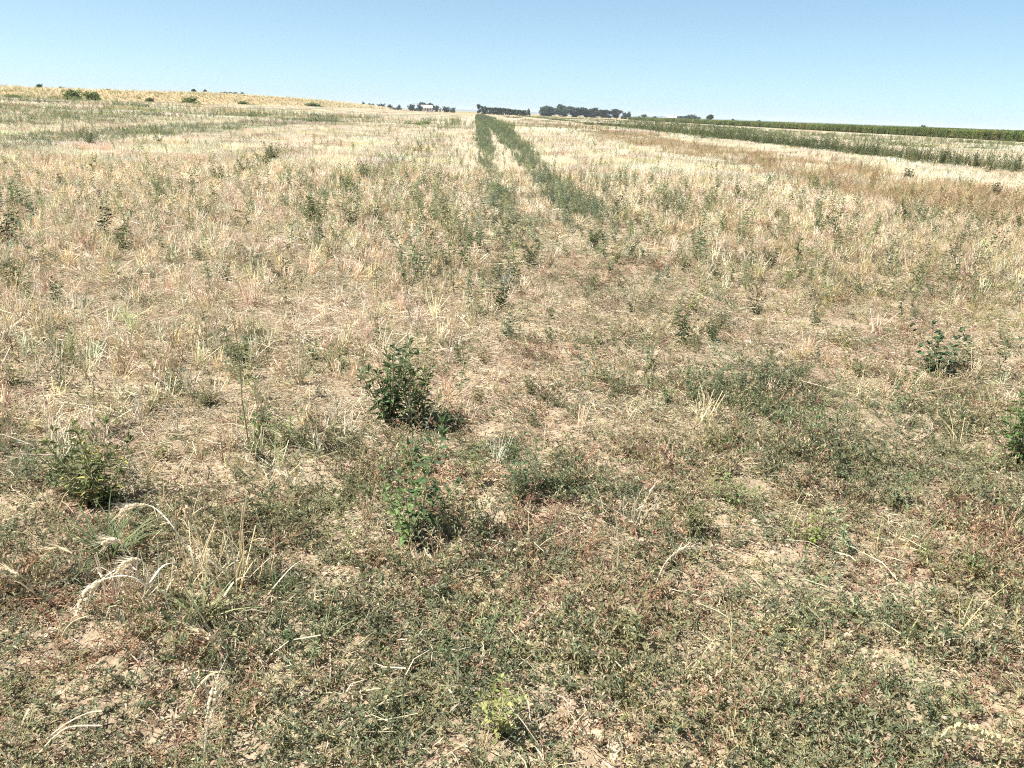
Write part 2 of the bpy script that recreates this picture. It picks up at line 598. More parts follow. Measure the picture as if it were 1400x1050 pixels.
far_tree(620, 7, 3.2, 600, 'bush', 'lowest dark bush farthest right of the white farmhouse', None, 'bush')
GB = 'bushes on the raised bank at the left'
for px, w, t, D, lab in ((56, 9, 13.5, 150, 'small dark bush on the bank skyline nearest the left edge of the field'), (84, 7, 11.5, 150, 'tiny bush on the bank skyline above the big green bank bushes'),
                         (147, 9, 11, 170, 'thin grey green bush on the bank skyline right of the big green bank bushes'),
                         (266, 5, 15.5, 300, 'dark little tree on the skyline, left one of a pair above the bank'), (282, 5, 15.0, 300, 'dark little tree on the skyline, right one of a pair above the bank')):
    far_tree(px, w, t, D, 'bush' if px < 200 else 'tall', lab, GB, 'bush' if px < 200 else 'tree')
for px in (305, 312, 319, 326, 333):
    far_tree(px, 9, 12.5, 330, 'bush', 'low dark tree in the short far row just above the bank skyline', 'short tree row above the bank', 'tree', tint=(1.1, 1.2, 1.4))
for px, w, h, X, lab in ((104, 26, 15, -55.5, 'large green bush at the foot of the bank, left one of two'), (128, 26, 13, -55.5, 'large green bush at the foot of the bank, right one of two'),
                         (207, 13, 7, -55, 'small dark bush at the bank foot between the large green pair and the round one'),
                         (257, 24, 10, -55, 'round olive bush alone at the foot of the bank'), (22, 24, 7, -55, 'low olive bush at the bank foot by the left edge of the view'),
                         (335, 20, 6, -55, 'low green bush at the bank foot right of the round olive bush'), (425, 30, 6, -55, 'low long green bush where the bank runs into the distance')):
    d = cam_ray(px, 150)
    t = X / d.x
    p = V3((X, d.y * t, 0)); p.z = float(terrain(p.x, p.y))
    dep = p.y
    o = empty('bush', p, rnd.random() * 6.28)
    for part, me in (('crown', rnd.choice(CROWN['bush'])), ('trunk', TRUNK['bush'])):
        c = link_mesh(part, me, o)
        c.scale = (w * dep / FPX, w * dep / FPX, h * .8 * dep / FPX / .6)
        c['tint'] = (2.7, 2.5, 1.7) if px != 207 else (1.9, 1.6, 1.2)
    tag(o, lab, 'bush', GB)


def far_hedge(px0, px1, top_px, depth, label, seed, tint=(1, 1, 1), taper=True):
    a, b = bearing_point(px0, depth), bearing_point(px1, depth)
    L = (b - a).length
    g = random.Random(seed)
    m = MB()
    H = EYE + .88 * top_px * depth / FPX - a.z
    for _ in range(int(2200)):
        u = g.random()
        hh = H * (1 - (.30 * u if taper else 0)) * (1.05 - .2 * g.random()) * (.82 + .3 * float(vnoise(np.array([u * L / 5.0]), np.array([seed + .5]), 7)[0]))
        v = V3((g.gauss(0, .4), g.gauss(0, 1), g.random())).normalized()
        p = V3((u * L, g.gauss(0, .9), hh * (1 - g.random() ** 2)))
        k = .75 + .5 * g.random()
        m.leaf(p, V3((g.gauss(0, 1), g.gauss(0, 1), g.gauss(0, .7))), v, .9, .7, (.06 * k, .085 * k, .038 * k))
    o = empty('hedge', a, math.atan2((b - a).y, (b - a).x))
    h = m.build('foliage', M_LEAF, o)
    h['kind'] = 'stuff'; h['tint'] = tint
    s = MB()
    for i in range(14):
        u = (i + .5) / 14 * L
        s.tube([V3((u, 0, -.1)), V3((u + g.gauss(0, .2), 0, H * .6))], .08, .03, (.1, .08, .055), 4)
    st = s.build('stems', M_STEM, o)
    st['tint'] = (1, 1, 1); st['kind'] = 'stuff'
    tag(o, label, 'hedge')


far_hedge(659, 719, 6.3, 520, 'long dark green hedge on the horizon right of the green strips', 5)
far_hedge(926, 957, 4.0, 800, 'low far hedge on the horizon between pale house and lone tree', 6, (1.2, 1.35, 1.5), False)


def far_house(px, depth, L, W, H, label, wallcol, roofcol):
    p = bearing_point(px, depth)
    o = empty('house', p, -math.atan2(p.x, p.y) + .15)
    b = MB()
    b.box((-L / 2, -W / 2, -.2), (L / 2, W / 2, H), wallcol)
    b.add(((-L / 2, -W / 2, H), (-L / 2, W / 2, H), (-L / 2, 0, H + W * .28)), ((0, 1, 2),), wallcol)
    b.add(((L / 2, -W / 2, H), (L / 2, W / 2, H), (L / 2, 0, H + W * .28)), ((2, 1, 0),), wallcol)
    w = b.build('wall', M_MATT, o); w['tint'] = (1, 1, 1)
    r = MB()
    e = .4
    for s in (-1, 1):
        y0, z0, y1, z1 = s * (W / 2 + e), H - e * .55 + .05, 0, H + W * .28 + .05
        r.add(((-L / 2 - e, y0, z0), (L / 2 + e, y0, z0), (L / 2 + e, y1, z1), (-L / 2 - e, y1, z1),
               (-L / 2 - e, y0, z0 + .15), (L / 2 + e, y0, z0 + .15), (L / 2 + e, y1, z1 + .15), (-L / 2 - e, y1, z1 + .15)),
              ((0, 1, 2, 3), (4, 5, 6, 7), (0, 1, 5, 4), (0, 3, 7, 4), (1, 2, 6, 5)), roofcol)
    rf = r.build('roof', M_MATT, o); rf['tint'] = (1, 1, 1)
    k = MB(); k.box((L * .2, -.35, H + W * .1), (L * .2 + .7, .35, H + W * .28 + .9), (.35, .2, .15))
    ch = k.build('chimney', M_MATT, rf); ch['tint'] = (1, 1, 1)
    for u in (-.33, -.08, .33):
        k = MB(); k.box((L * u - .5, -W / 2 - .06, H * .4), (L * u + .5, -W / 2 - .005, H * .75), (.05, .055, .06))
        q = k.build('window', M_MATT, o); q['tint'] = (1, 1, 1)
    k = MB(); k.box((L * .12 - .5, -W / 2 - .06, 0), (L * .12 + .5, -W / 2 - .005, 2.1), (.14, .09, .06))
    q = k.build('door', M_MATT, o); q['tint'] = (1, 1, 1)
    tag(o, label, 'house')


far_house(582, 600, 9, 6, 2.6, 'white farmhouse among dark bushes on the horizon left of the green strips', (.74, .71, .66), (.60, .55, .50))
far_house(918, 860, 9, 6, 2.6, 'pale far house on the horizon right of the long tree row', (.70, .66, .62), (.55, .45, .40))


# far low wooded rise on the right skyline
def far_rise():
    x = np.linspace(-1200, 5200, 80)
    V, F = [], []
    for i, xx in enumerate(x):
        h = 6 + 9 * float(fbm(np.array([xx / 600]), np.array([2.]), 15, 3)[0])
        h *= float(sstep(-1200, 600, xx))
        for k, (dy, z) in enumerate(((0, -1), (120, h), (900, h * .9), (1500, -1))):
            V.append((xx, 4600 + dy, z))
    for i in range(len(x) - 1):
        for k in range(3):
            F.append((i * 4 + k, (i + 1) * 4 + k, (i + 1) * 4 + k + 1, i * 4 + k + 1))
    b = MB(); b.V = V; b.F = F; b.K = [(.10, .13, .12)] * len(V)
    o = b.build('hills', M_MATT)
    o['tint'] = (1, 1, 1)
    tag(o, 'low blue green rise along the right skyline', kind='structure')


far_rise()


# ------------------------------------------------------------------ scatter with geometry nodes
def scatter(name, lib, pos, rot, scl, idx, tint, label, cat):
    coll = bpy.data.collections.new(name + '_pieces')
    for o in lib:
        coll.objects.link(o)
    N = len(pos)
    me = bpy.data.meshes.new(name)
    me.vertices.add(N)
    me.vertices.foreach_set('co', np.ascontiguousarray(pos, np.float32).ravel())
    for nm, ty, key, val in (('rot', 'FLOAT_VECTOR', 'vector', rot), ('scl', 'FLOAT_VECTOR', 'vector', scl), ('idx', 'INT', 'value', idx), ('tint', 'FLOAT_VECTOR', 'vector', tint)):
        a = me.attributes.new(nm, ty, 'POINT')
        a.data.foreach_set(key, np.ascontiguousarray(val, np.int32 if ty == 'INT' else np.float32).ravel())
    o = link_mesh(name, me)
    ng = bpy.data.node_groups.new(name, 'GeometryNodeTree')
    ng.interface.new_socket('Geometry', in_out='INPUT', socket_type='NodeSocketGeometry')
    ng.interface.new_socket('Geometry', in_out='OUTPUT', socket_type='NodeSocketGeometry')
    n, l = ng.nodes, ng.links
    gi, go = n.new('NodeGroupInput'), n.new('NodeGroupOutput')
    iop = n.new('GeometryNodeInstanceOnPoints')
    ci = n.new('GeometryNodeCollectionInfo')
    ci.inputs['Collection'].default_value = coll
    ci.inputs['Separate Children'].default_value = True
    ci.inputs['Reset Children'].default_value = True
    iop.inputs['Pick Instance'].default_value = True

    def attr(nm, ty):
        q = n.new('GeometryNodeInputNamedAttribute')
        q.data_type = ty
        q.inputs['Name'].default_value = nm
        return q.outputs['Attribute']
    l.new(gi.outputs[0], iop.inputs['Points'])
    l.new(ci.outputs[0], iop.inputs['Instance'])
    l.new(attr('idx', 'INT'), iop.inputs['Instance Index'])
    l.new(attr('rot', 'FLOAT_VECTOR'), iop.inputs['Rotation'])
    l.new(attr('scl', 'FLOAT_VECTOR'), iop.inputs['Scale'])
    l.new(iop.outputs[0], go.inputs[0])
    md = o.modifiers.new('scatter', 'NODES')
    md.node_group = ng
    tag(o, label, cat, kind='stuff')
    return o


TAN_L, TAN_R = math.tan(math.radians(40)), math.tan(math.radians(42))


def field_points(y0, y1, per_m2, density=None, seed=0, xlim=None):
    """Random ground points in the wedge of field the camera looks over, a metre or so wider than the view."""
    g = np.random.default_rng(seed)
    yc = .5 * (y0 + y1)
    w0, w1 = TAN_L * y1 + .9, TAN_R * y1 + .9
    if xlim:
        w0, w1 = min(w0, -xlim[0]), min(w1, xlim[1])
    n = int((w0 + w1) * (y1 - y0) * per_m2)
    x, y = g.uniform(-w0, w1, n), g.uniform(y0, y1, n)
    k = (x > -(TAN_L * y + .9)) & (x < TAN_R * y + .9)
    x, y = x[k], y[k]
    if density is not None:
        k = g.random(len(x)) < density(x, y)
        x, y = x[k], y[k]
    return x, y


def place(x, y, seed, nlib, s0, s1, tilt=.1, zoff=0.0, spin=True):
    g = np.random.default_rng(seed)
    n = len(x)
    pos = np.stack((x, y, ground_z(x, y) + zoff), -1)
    rot = np.stack((g.normal(0, tilt, n), g.normal(0, tilt, n), g.uniform(0, 2 * math.pi, n) if spin else g.integers(0, 2, n) * math.pi), -1)
    s = g.uniform(s0, s1, n)
    return pos, rot, np.stack((s, s, s), -1), g.integers(0, nlib, n), g


def mixcol(g, n, cols, weights, var=.15):
    """A colour for each piece, picked from a palette of weights (n, k)."""
    cols = np.array(cols)
    w = np.cumsum(weights, 1)
    w /= w[:, -1:]
    k = (g.random((n, 1)) > w).sum(1).clip(0, len(cols) - 1)
    return cols[k] * (1 + g.normal(0, var, (n, 1))).clip(.5, 1.6) * (1 + g.normal(0, .04, (n, 3)))


# --- pieces
def sprig(seed, n_stem=6, size=.13, rise=.35):
    g = random.Random(seed)
    b = MB()
    for _ in range(n_stem):
        a = g.random() * 6.28
        L = size * (.55 + .7 * g.random())
        up = rise * (.2 + 1.1 * g.random())
        p = V3((g.gauss(0, .01), g.gauss(0, .01), 0))
        d = V3((math.cos(a), math.sin(a), up))
        pts = [p.copy()]
        N = 4
        for i in range(N):
            d = (d + V3((g.gauss(0, .22), g.gauss(0, .22), g.gauss(-.02, .16)))).normalized()
            p = p + d * (L / N)
            p.z = max(p.z, .004)
            pts.append(p.copy())
        b.ribbon(pts, .0022, .0012, (.95, .82, .60))
        for i in range(int(L / .0085)):
            t = g.random() ** .8 * (N - .001)
            j = int(t)
            q = pts[j].lerp(pts[j + 1], t - j)
            an = g.random() * 6.28
            dd = V3((math.cos(an), math.sin(an), .5 + g.gauss(0, .45))) + d * .3
            k = .75 + .5 * g.random()
            l_ = .008 + .012 * g.random()
            b.leaf(q, dd, V3((g.gauss(0, .3), g.gauss(0, .3), 1)), l_, l_ * .38, (k, k, k * .97), .2, .15)
    return b.build('creeping_weed', M_LEAF, link=False)


def litter(seed, n=34, spread=.12, bits=40):
    g = random.Random(seed)
    b = MB()
    for _ in range(n):
        a = g.random() * 6.28
        L = .02 + .13 * g.random() ** 2.4
        c = V3((g.gauss(0, spread), g.gauss(0, spread), .004 + abs(g.gauss(0, .010))))
        d = V3((math.cos(a), math.sin(a), g.gauss(0, .12)))
        k = .72 + .45 * g.random()
        w = .0009 + .0010 * g.random()
        mid = c + V3((g.gauss(0, .11) * L, g.gauss(0, .11) * L, .004 + abs(g.gauss(0, .04)) * L))
        b.tube([c - d * L / 2, mid, c + d * L / 2], w, w * .8, (k, k * .97, k * .92), 3)
    for _ in range(bits):
        a = g.random() * 6.28
        c = V3((g.gauss(0, spread), g.gauss(0, spread), .003 + abs(g.gauss(0, .006))))
        d = V3((math.cos(a), math.sin(a), g.gauss(0, .3)))
        k = .6 + .55 * g.random()
        b.leaf(c, d, V3((g.gauss(0, .4), g.gauss(0, .4), 1)), .012 + .03 * g.random(), .004 + .003 * g.random(), (k, k * .95, k * .88), .15, .1)
    return b.build('straw_litter', M_STRAW, link=False)


def stubble(seed, n=15, h0=.08, h1=.20, spread=.020, r=.0021):
    g = random.Random(seed)
    b = MB()
    for _ in range(n):
        p = V3((g.gauss(0, spread * .7), g.gauss(0, spread), -.005))
        h = h0 + (h1 - h0) * g.random()
        lean = V3((g.gauss(0, .17), g.gauss(0, .17), 1))
        if g.random() < .16:
            lean = V3((g.gauss(0, .9), g.gauss(0, .9), .5))
        k = .78 + .4 * g.random()
        c = (k, k * .97, k * .9)
        b.tube([p, p + lean * h * .5, p + lean * h + V3((g.gauss(0, .012), g.gauss(0, .012), 0))], r, r * .85, c, 3)
        if g.random() < .45:
            q = p + lean * h * (.3 + .5 * g.random())
            a = g.random() * 6.28
            dd = V3((math.cos(a), math.sin(a), .2))
            b.ribbon([q, q + dd * .03 + V3((0, 0, .012)), q + dd * .055 + V3((0, 0, -.02))], .005, .0015, (k * .95, k * .88, k * .75))
    return b.build('stubble', M_STRAW, link=False)


def stubble_patch(seed, size, per_m2, h0, h1, w, litter_n=0):
    """A square of drilled rows: stalks as thin strips, with fallen straw between."""
    g = random.Random(seed)
    b = MB()
    rows = int(size / .14)
    x = y = 0
    for i in range(int(size * size * per_m2)):
        if i % 8 == 0:
            cx, cy_ = (g.randrange(rows) + .5) * size / rows - size / 2 + g.gauss(0, .02), g.uniform(-size / 2, size / 2)
        x, y = cx + g.gauss(0, .018), cy_ + g.gauss(0, .025)
        h = h0 + (h1 - h0) * g.random()
        p = V3((x, y, 0))
        q = p + V3((g.gauss(0, .2) * h, g.gauss(0, .2) * h, h))
        a = g.random() * 3.14
        k = .75 + .45 * g.random()
        b.ribbon([p, q], w, w * .8, (k, k * .97, k * .9), V3((math.cos(a), math.sin(a), 0)))
    for i in range(int(size * size * litter_n)):
        c = V3((g.uniform(-size / 2, size / 2), g.uniform(-size / 2, size / 2), .01 + .03 * g.random()))
        a = g.random() * 6.28
        L = .08 + .12 * g.random()
        d = V3((math.cos(a), math.sin(a), g.gauss(0, .15)))
        k = .7 + .45 * g.random()
        b.ribbon([c - d * L / 2, c + d * L / 2], w, w, (k, k * .96, k * .9))
    return b.build('stubble', M_STRAW, link=False)


def grass_tuft(seed, n=12, L0=.06, L1=.16, w=.0026):
    g = random.Random(seed)
    b = MB()
    for _ in range(n):
        a = g.random() * 6.28
        L = L0 + (L1 - L0) * g.random()
        out = .25 + .8 * g.random()
        d = V3((math.cos(a) * out, math.sin(a) * out, 1)).normalized()
        p = V3((g.gauss(0, .012), g.gauss(0, .012), -.003))
        k = .75 + .5 * g.random()
        b.ribbon([p, p + d * L * .5, p + d * L * .9 + V3((d.x * L * .2, d.y * L * .2, -L * .12 * out))], w, w * .35, (k, k, k * .95))
    return b.build('grass_tuft', M_LEAF, link=False)


def small_weed(seed, H=.22, nl=26, ll=.035, lw=.014, stems=2, spread=.5):
    g = random.Random(seed)
    b = MB()
    for s in range(stems):
        a = g.random() * 6.28
        o = spread * g.random()
        top = V3((math.cos(a) * o * H, math.sin(a) * o * H, H * (.7 + .35 * g.random())))
        mid = top * .5 + V3((g.gauss(0, .01), g.gauss(0, .01), .02))
        b.ribbon([V3((0, 0, -.01)), mid, top], .004, .002, (.9, .8, .6))
        for i in range(nl // stems):
            t = (i + g.random()) / (nl / stems)
            t = .08 + .92 * t
            q = mid * (2 * t) if t < .5 else mid.lerp(top, 2 * t - 1)
            an = g.random() * 6.28
            k = .7 + .55 * g.random()
            l_ = ll * (1.15 - .55 * t) * (.7 + .6 * g.random())
            b.leaf(q, V3((math.cos(an), math.sin(an), .15 + .7 * t + g.gauss(0, .3))), V3((0, 0, 1)), l_, l_ * lw / ll, (k, k, k * .95), .22, .3)
    return b.build('weed', M_LEAF, link=False)


# --- creeping weed mat in the foreground and thinning out behind
GREENS = ((.225, .230, .140), (.270, .258, .148), (.35, .305, .19), (.31, .20, .14), (.46, .375, .265), (.165, .188, .108))


def mat_tint(x, y, g):
    n = len(x)
    red, grey = total(REDS, x, y), total(GREY, x, y)
    f = fbm(x * 1.7 + 4, y * 1.7, 120, 3)
    w = np.stack((.34 + .9 * grey, .20 + .7 * sstep(.5, .7, f), .20 + 0 * x, .085 + .95 * red, .15 + .40 * red, .08 + .65 * sstep(.52, .68, 1 - f) + .3 * grey), -1)
    return mixcol(g, n, GREENS, w, .18)


lib = [sprig(s) for s in range(8)] + [sprig(100 + s, 5, .10, .9) for s in range(4)]
X, Y = [], []
for y0, y1, per in ((.9, 2.2, 470), (2.2, 3.6, 380), (3.6, 5.5, 270), (5.5, 9, 180), (9, 15, 80)):
    x, y = field_points(y0, y1, per, near_mat, seed=int(y0 * 10))
    X.append(x); Y.append(y)
x, y = np.concatenate(X), np.concatenate(Y)
pos, rot, scl, idx, g = place(x, y, 201, len(lib), .7, 1.25)
mound = sstep(.48, .66, fbm(x * 2.6 + 3, y * 2.6, 125, 2))      # single plants grown into low mounds
scl *= ((.86 + .26 * mound * sstep(1.2, 2.6, y) + .10 * total(GREY, x, y)) * (1 + .35 * sstep(4, 12, y)))[:, None]
scl[:, 2] *= 1 + .45 * mound
scatter('creeping_weeds', lib, pos, rot, scl, idx, mat_tint(x, y, g), 'low mat of creeping small leaved weeds, grey green to rusty brown, over the foreground soil', 'weeds')

# --- straw litter
lib = [litter(300 + s) for s in range(10)]
X, Y = [], []


def litter_amount(x, y):
    return np.clip((.50 + .6 * fbm(x * 1.1, y * 1.1, 130, 3)) * (1 - .78 * np.clip(near_mat(x, y) * 1.3, 0, 1)) + .3 * total(BARE, x, y), 0, 1)


for y0, y1, per in ((.9, 2.6, 44), (2.6, 4.5, 72), (4.5, 8, 84), (8, 16, 60)):
    x, y = field_points(y0, y1, per, litter_amount, seed=int(y0 * 10) + 1)
    X.append(x); Y.append(y)
x, y = np.concatenate(X), np.concatenate(Y)
pos, rot, scl, idx, g = place(x, y, 202, len(lib), .75, 1.3, .06)
STRAWS = ((.63, .555, .41), (.70, .635, .50), (.50, .42, .30), (.43, .315, .23), (.54, .485, .39))
red = total(REDS, x, y)
w = np.stack((.35 + 0 * x, .25 + 0 * x, .2 + .2 * red, .08 + .6 * red, .12 + 0 * x), -1)
scatter('straw_litter', lib, pos, rot, scl, idx, mixcol(g, len(x), STRAWS, w, .10), 'pale chopped straw and chaff lying loose on the soil between the weeds', 'straw')

# --- standing stubble, clump by clump near and patch by patch farther out
lib = [stubble(400 + s) for s in range(10)] + [stubble(420 + s, 7, .06, .15) for s in range(4)]
X, Y = [], []
for y0, y1, per in ((1.6, 6, 40), (6, 12, 46), (12, 22, 42)):
    x, y = field_points(y0, y1, per, stubble_amount, seed=int(y0 * 10) + 2)
    X.append(x); Y.append(y)
x, y = np.concatenate(X), np.concatenate(Y)
x = np.round(x / .14) * .14 + RNG.normal(0, .022, len(x))
pos, rot, scl, idx, g = place(x, y, 203, len(lib), .75, 1.2, .05, spin=False)
STUB = ((.78, .71, .57), (.85, .79, .67), (.68, .595, .44), (.54, .44, .32))


def stub_tint(x, y, g):
    olive = (sstep(1.5, 4, x) * (1 - sstep(9, 20, y)))
    w = np.stack((.42 + 0 * x, .34 * (1 - .6 * olive), .18 + .3 * olive, .06 + .25 * olive + .5 * brown_row(x, y)), -1)
    return mixcol(g, len(x), STUB, w, .09)


scl[:, :2] *= (1 + .7 * sstep(6, 18, y))[:, None]
scatter('stubble', lib, pos, rot, scl, idx, stub_tint(x, y, g), 'pale golden cut cereal stubble standing in rows over the middle of the field', 'stubble')

lib = [stubble_patch(500 + s, 1.0, 360, .11, .22, .009, 140) for s in range(6)]
x, y = field_points(19, 62, 1.4, lambda x, y: np.clip(stubble_amount(x, y) * 1.1 + .12, 0, 1) * ((x < -.4) | (x > 2.35 + wide_of(y))), seed=77)
pos, rot, scl, idx, g = place(x, y, 204, len(lib), .9, 1.15, .0, spin=False)
scatter('stubble', lib, pos, rot, scl, idx, stub_tint(x, y, g), 'pale cut stubble carrying on beyond the middle of the field', 'stubble')
lib = [stubble_patch(520 + s, 5.0, 90, .13, .26, .022, 28) for s in range(4)]
x, y = field_points(58, 420, .045, lambda x, y: np.clip(stubble_amount(x, y) * 1.1 + .15, 0, 1) * (x < 72) * (x > -54) * ((x < -2.3) | (x > 5.2)), seed=78, xlim=(-54, 72))
pos, rot, scl, idx, g = place(x, y, 205, len(lib), .9, 1.2, .0, spin=False)
scatter('stubble', lib, pos, rot, scl, idx, stub_tint(x, y, g), 'pale cut stubble far out towards the horizon', 'stubble')

# --- dry and half green grass
lib = [grass_tuft(600 + s) for s in range(6)] + [grass_tuft(610 + s, 7, .10, .26, .003) for s in range(4)]
X, Y = [], []


def grass_amount(x, y):
    return np.clip((.25 + .7 * sstep(.45, .65, fbm(x * 1.6, y * 1.6, 140, 3)) + .5 * brown_row(x, y)) * (1 - .6 * total(BARE, x, y)), 0, 1)


for y0, y1, per in ((.9, 3, 42), (3, 6, 34), (6, 14, 16), (14, 34, 4)):
    x, y = field_points(y0, y1, per, grass_amount, seed=int(y0 * 10) + 3)
    X.append(x); Y.append(y)
x, y = np.concatenate(X), np.concatenate(Y)
pos, rot, scl, idx, g = place(x, y, 206, len(lib), .6, 1.15, .15)
scl *= (1 + .8 * sstep(8, 25, y))[:, None]
GR = ((.50, .42, .23), (.30, .31, .14), (.66, .54, .34), (.40, .26, .16), (.19, .22, .11))
red, br = total(REDS, x, y), brown_row(x, y)
right = sstep(-.5, 1.5, x)
w = np.stack((.30 + .2 * right, .20 + .12 * right, .30 - .1 * right, .08 + .5 * red + .6 * br, .12 + 0 * x), -1)
scatter('dry_grass', lib, pos, rot, scl, idx, mixcol(g, len(x), GR, w, .14), 'thin tufts of dry yellowish and half green grass among the straw', 'grass')

# --- small green weeds everywhere: the many that are too small to count
lib = [small_weed(700 + s, .28, 34) for s in range(5)] + [small_weed(710 + s, .14, 22, .03, .012, 3, 1.0) for s in range(4)] + [small_weed(720 + s, .34, 34, .036, .013, 2, .4) for s in range(4)]
X, Y = [], []


def weed_amount(x, y):
    p = sstep(.50, .72, fbm(x * .8 + 3, y * .5, 150, 3))
    c = sstep(.50, .68, fbm(x * 2.4 + 7, y * 1.7, 155, 2))          # weeds stand in small groups
    base = .030 + (.14 + .40 * p) * c + total(WEEDY, x, y) * (.15 + .95 * c)
    base = base + .09 * sstep(-1.5, 1, x) * sstep(3, 5, y) * (1 - sstep(10, 22, y))
    base = base * (1 - .5 * total(BARE, x, y))
    tr = band(x, -.1, .9, .2) * sstep(5.5, 8, y) * .14
    return np.clip(base + tr + green_rows(x, y) * np.where(x < -8, 1 - .7 * sstep(50, 90, y), 1), 0, 1)


for y0, y1, per in ((1.2, 4, 14), (4, 9, 26), (9, 20, 30), (20, 45, 13), (45, 110, 5)):
    x, y = field_points(y0, y1, per, weed_amount, seed=int(y0 * 10) + 4, xlim=(-54, 70))
    X.append(x); Y.append(y)
x, y = np.concatenate(X), np.concatenate(Y)
pos, rot, scl, idx, g = place(x, y, 207, len(lib), .55, 1.15, .1)
scl *= (1 + .35 * sstep(4.5, 8, y))[:, None]
scl[:, :2] *= (1 + .30 * sstep(5, 9, y))[:, None]
scl *= (1 + .9 * sstep(35, 90, y))[:, None]
scl[:, 2] *= 1 + .9 * band(x, 19, 23, .3) - .35 * band(x, .1, 2.1, .1)
WEEDS = ((.170, .205, .105), (.215, .235, .128), (.195, .225, .148), (.28, .275, .13), (.115, .140, .072))
br = brown_row(x, y)
w = np.stack((.34 + 0 * x, .26 + 0 * x, .22 + .5 * band(x, 0, 2.1, .2), .12 + .25 * br, .08 + .5 * band(x, 19, 23, .4)), -1)
w = mixcol(g, len(x), WEEDS, w, .16) * 1.15
tk = (br * (g.random(len(x)) < .6))[:, None]
w = w * (1 - tk) + np.array((.27, .165, .095)) * tk
scatter('small_weeds', lib, pos, rot, scl, idx, w, 'small grey green weeds sprinkled through the stubble and thick along the strips', 'weeds')

# the overgrown strips themselves, thick enough to hide the soil
lib = [small_weed(730 + s, .24, 44, .042, .015, 4, .7) for s in range(5)] + [small_weed(740 + s, .16, 40, .036, .013, 5, 1.2) for s in range(3)]
X, Y = [], []
for y0, y1, per in ((6, 16, 36), (16, 45, 26), (45, 100, 17), (100, 330, 3.5)):
    x, y = field_points(y0, y1, per, tracks, seed=int(y0 * 10) + 5, xlim=(-1, 5))
    X.append(x); Y.append(y)
x, y = np.concatenate(X), np.concatenate(Y)
pos, rot, scl, idx, g = place(x, y, 214, len(lib), .6, 1.1, .1)
scl *= (1 + .5 * sstep(30, 80, y) + 1.2 * sstep(90, 150, y))[:, None]
TRACK = ((.175, .220, .150), (.205, .245, .175), (.26, .27, .165), (.145, .185, .122))
scatter('track_weeds', lib, pos, rot, scl, idx, mixcol(g, len(x), TRACK, np.tile((.4, .3, .15, .15), (len(x), 1)), .13), 'two thick strips of grey green weeds along the wheel tracks running to the horizon', 'weeds')
lib = [small_weed(750 + s, .62, 70, .075, .026, 4, .35) for s in range(5)]
x, y = field_points(20, 130, 10.0, lambda x, y: band(x, 19.7, 21.7, .25) * (.5 + .5 * sstep(.35, .55, fbm(x * .3, y * .12, 85, 2))), seed=92, xlim=(-1, 24))
pos, rot, scl, idx, g = place(x, y, 215, len(lib), .6, 1.15, .1)
scatter('strip_weeds', lib, pos, rot, scl, idx, mixcol(g, len(x), ((.095, .115, .058), (.125, .140, .070), (.16, .16, .08)), np.tile((.5, .3, .2), (len(x), 1)), .15), 'tall dark green weeds filling the long strip at the right', 'weeds')
lib = [small_weed(760 + s, .30, 40, .05, .018, 3, .8) for s in range(4)]
x, y = field_points(12, 80, 12.0, lambda x, y: band(x, -16.5, -12.5, .6) * (.6 + .4 * sstep(.4, .6, fbm(x * .3, y * .15, 86, 2))), seed=93, xlim=(-18, 1))
pos, rot, scl, idx, g = place(x, y, 216, len(lib), .6, 1.15, .1)
scatter('strip_weeds', lib, pos, rot, scl, idx, mixcol(g, len(x), TRACK, np.tile((.4, .3, .15, .15), (len(x), 1)), .15), 'grey green weeds filling the strip at the far left', 'weeds')
x, y = field_points(17, 85, 3.6, lambda x, y: (1 - .8 * sstep(45, 80, y)) * sstep(17, 22, -x) * (.25 + .75 * sstep(.35, .6, fbm(x * .2, y * .12, 87, 2))), seed=94, xlim=(-54, 0))
pos, rot, scl, idx, g = place(x, y, 217, len(lib), .8, 1.9, .1)
scatter('strip_weeds', lib, pos, rot, scl, idx, mixcol(g, len(x), WEEDS, np.tile((.3, .3, .2, .15, .05), (len(x), 1)), .15), 'scattered olive green weeds over the weedy ground below the bank', 'weeds')

# the rusty brown strip and the yellowish olive grass on the right
lib = [grass_tuft(660 + s, 22, .14, .32, .006) for s in range(5)] + [small_weed(770 + s, .24, 44, .036, .011, 4, .8) for s in range(4)]
x, y = field_points(9, 85, 30, lambda x, y: brown_row(x, y) * (.6 + .4 * sstep(.35, .6, fbm(x * .4, y * .15, 88, 2))), seed=95, xlim=(-1, 16))
pos, rot, scl, idx, g = place(x, y, 218, len(lib), .7, 1.2, .12)
scatter('brown_strip_weeds', lib, pos, rot, scl, idx, mixcol(g, len(x), ((.49, .385, .25), (.55, .44, .30), (.41, .295, .185), (.32, .30, .16)), np.tile((.4, .3, .18, .12), (len(x), 1)), .13), 'rusty brown dry weeds filling a wide strip on the right', 'weeds')
lib = [grass_tuft(670 + s, 16, .08, .20, .0035) for s in range(5)] + [sprig(120 + s, 7, .12, 1.2) for s in range(3)]
x, y = field_points(4.6, 16, 46, lambda x, y: sstep(1.8, 4, x) * sstep(4.6, 6.5, y) * (1 - sstep(11, 16, y)) * (.25 + .75 * sstep(.38, .6, fbm(x * .9, y * .7, 89, 3))), seed=96, xlim=(-1, 16))
pos, rot, scl, idx, g = place(x, y, 219, len(lib), .7, 1.25, .12)
scatter('olive_grass', lib, pos, rot, scl, idx, mixcol(g, len(x), ((.46, .40, .19), (.36, .33, .14), (.58, .48, .27), (.26, .27, .12), (.42, .29, .17)), np.tile((.34, .24, .2, .12, .1), (len(x), 1)), .13), 'yellowish olive grass and fine weeds over the stubble on the right', 'grass')

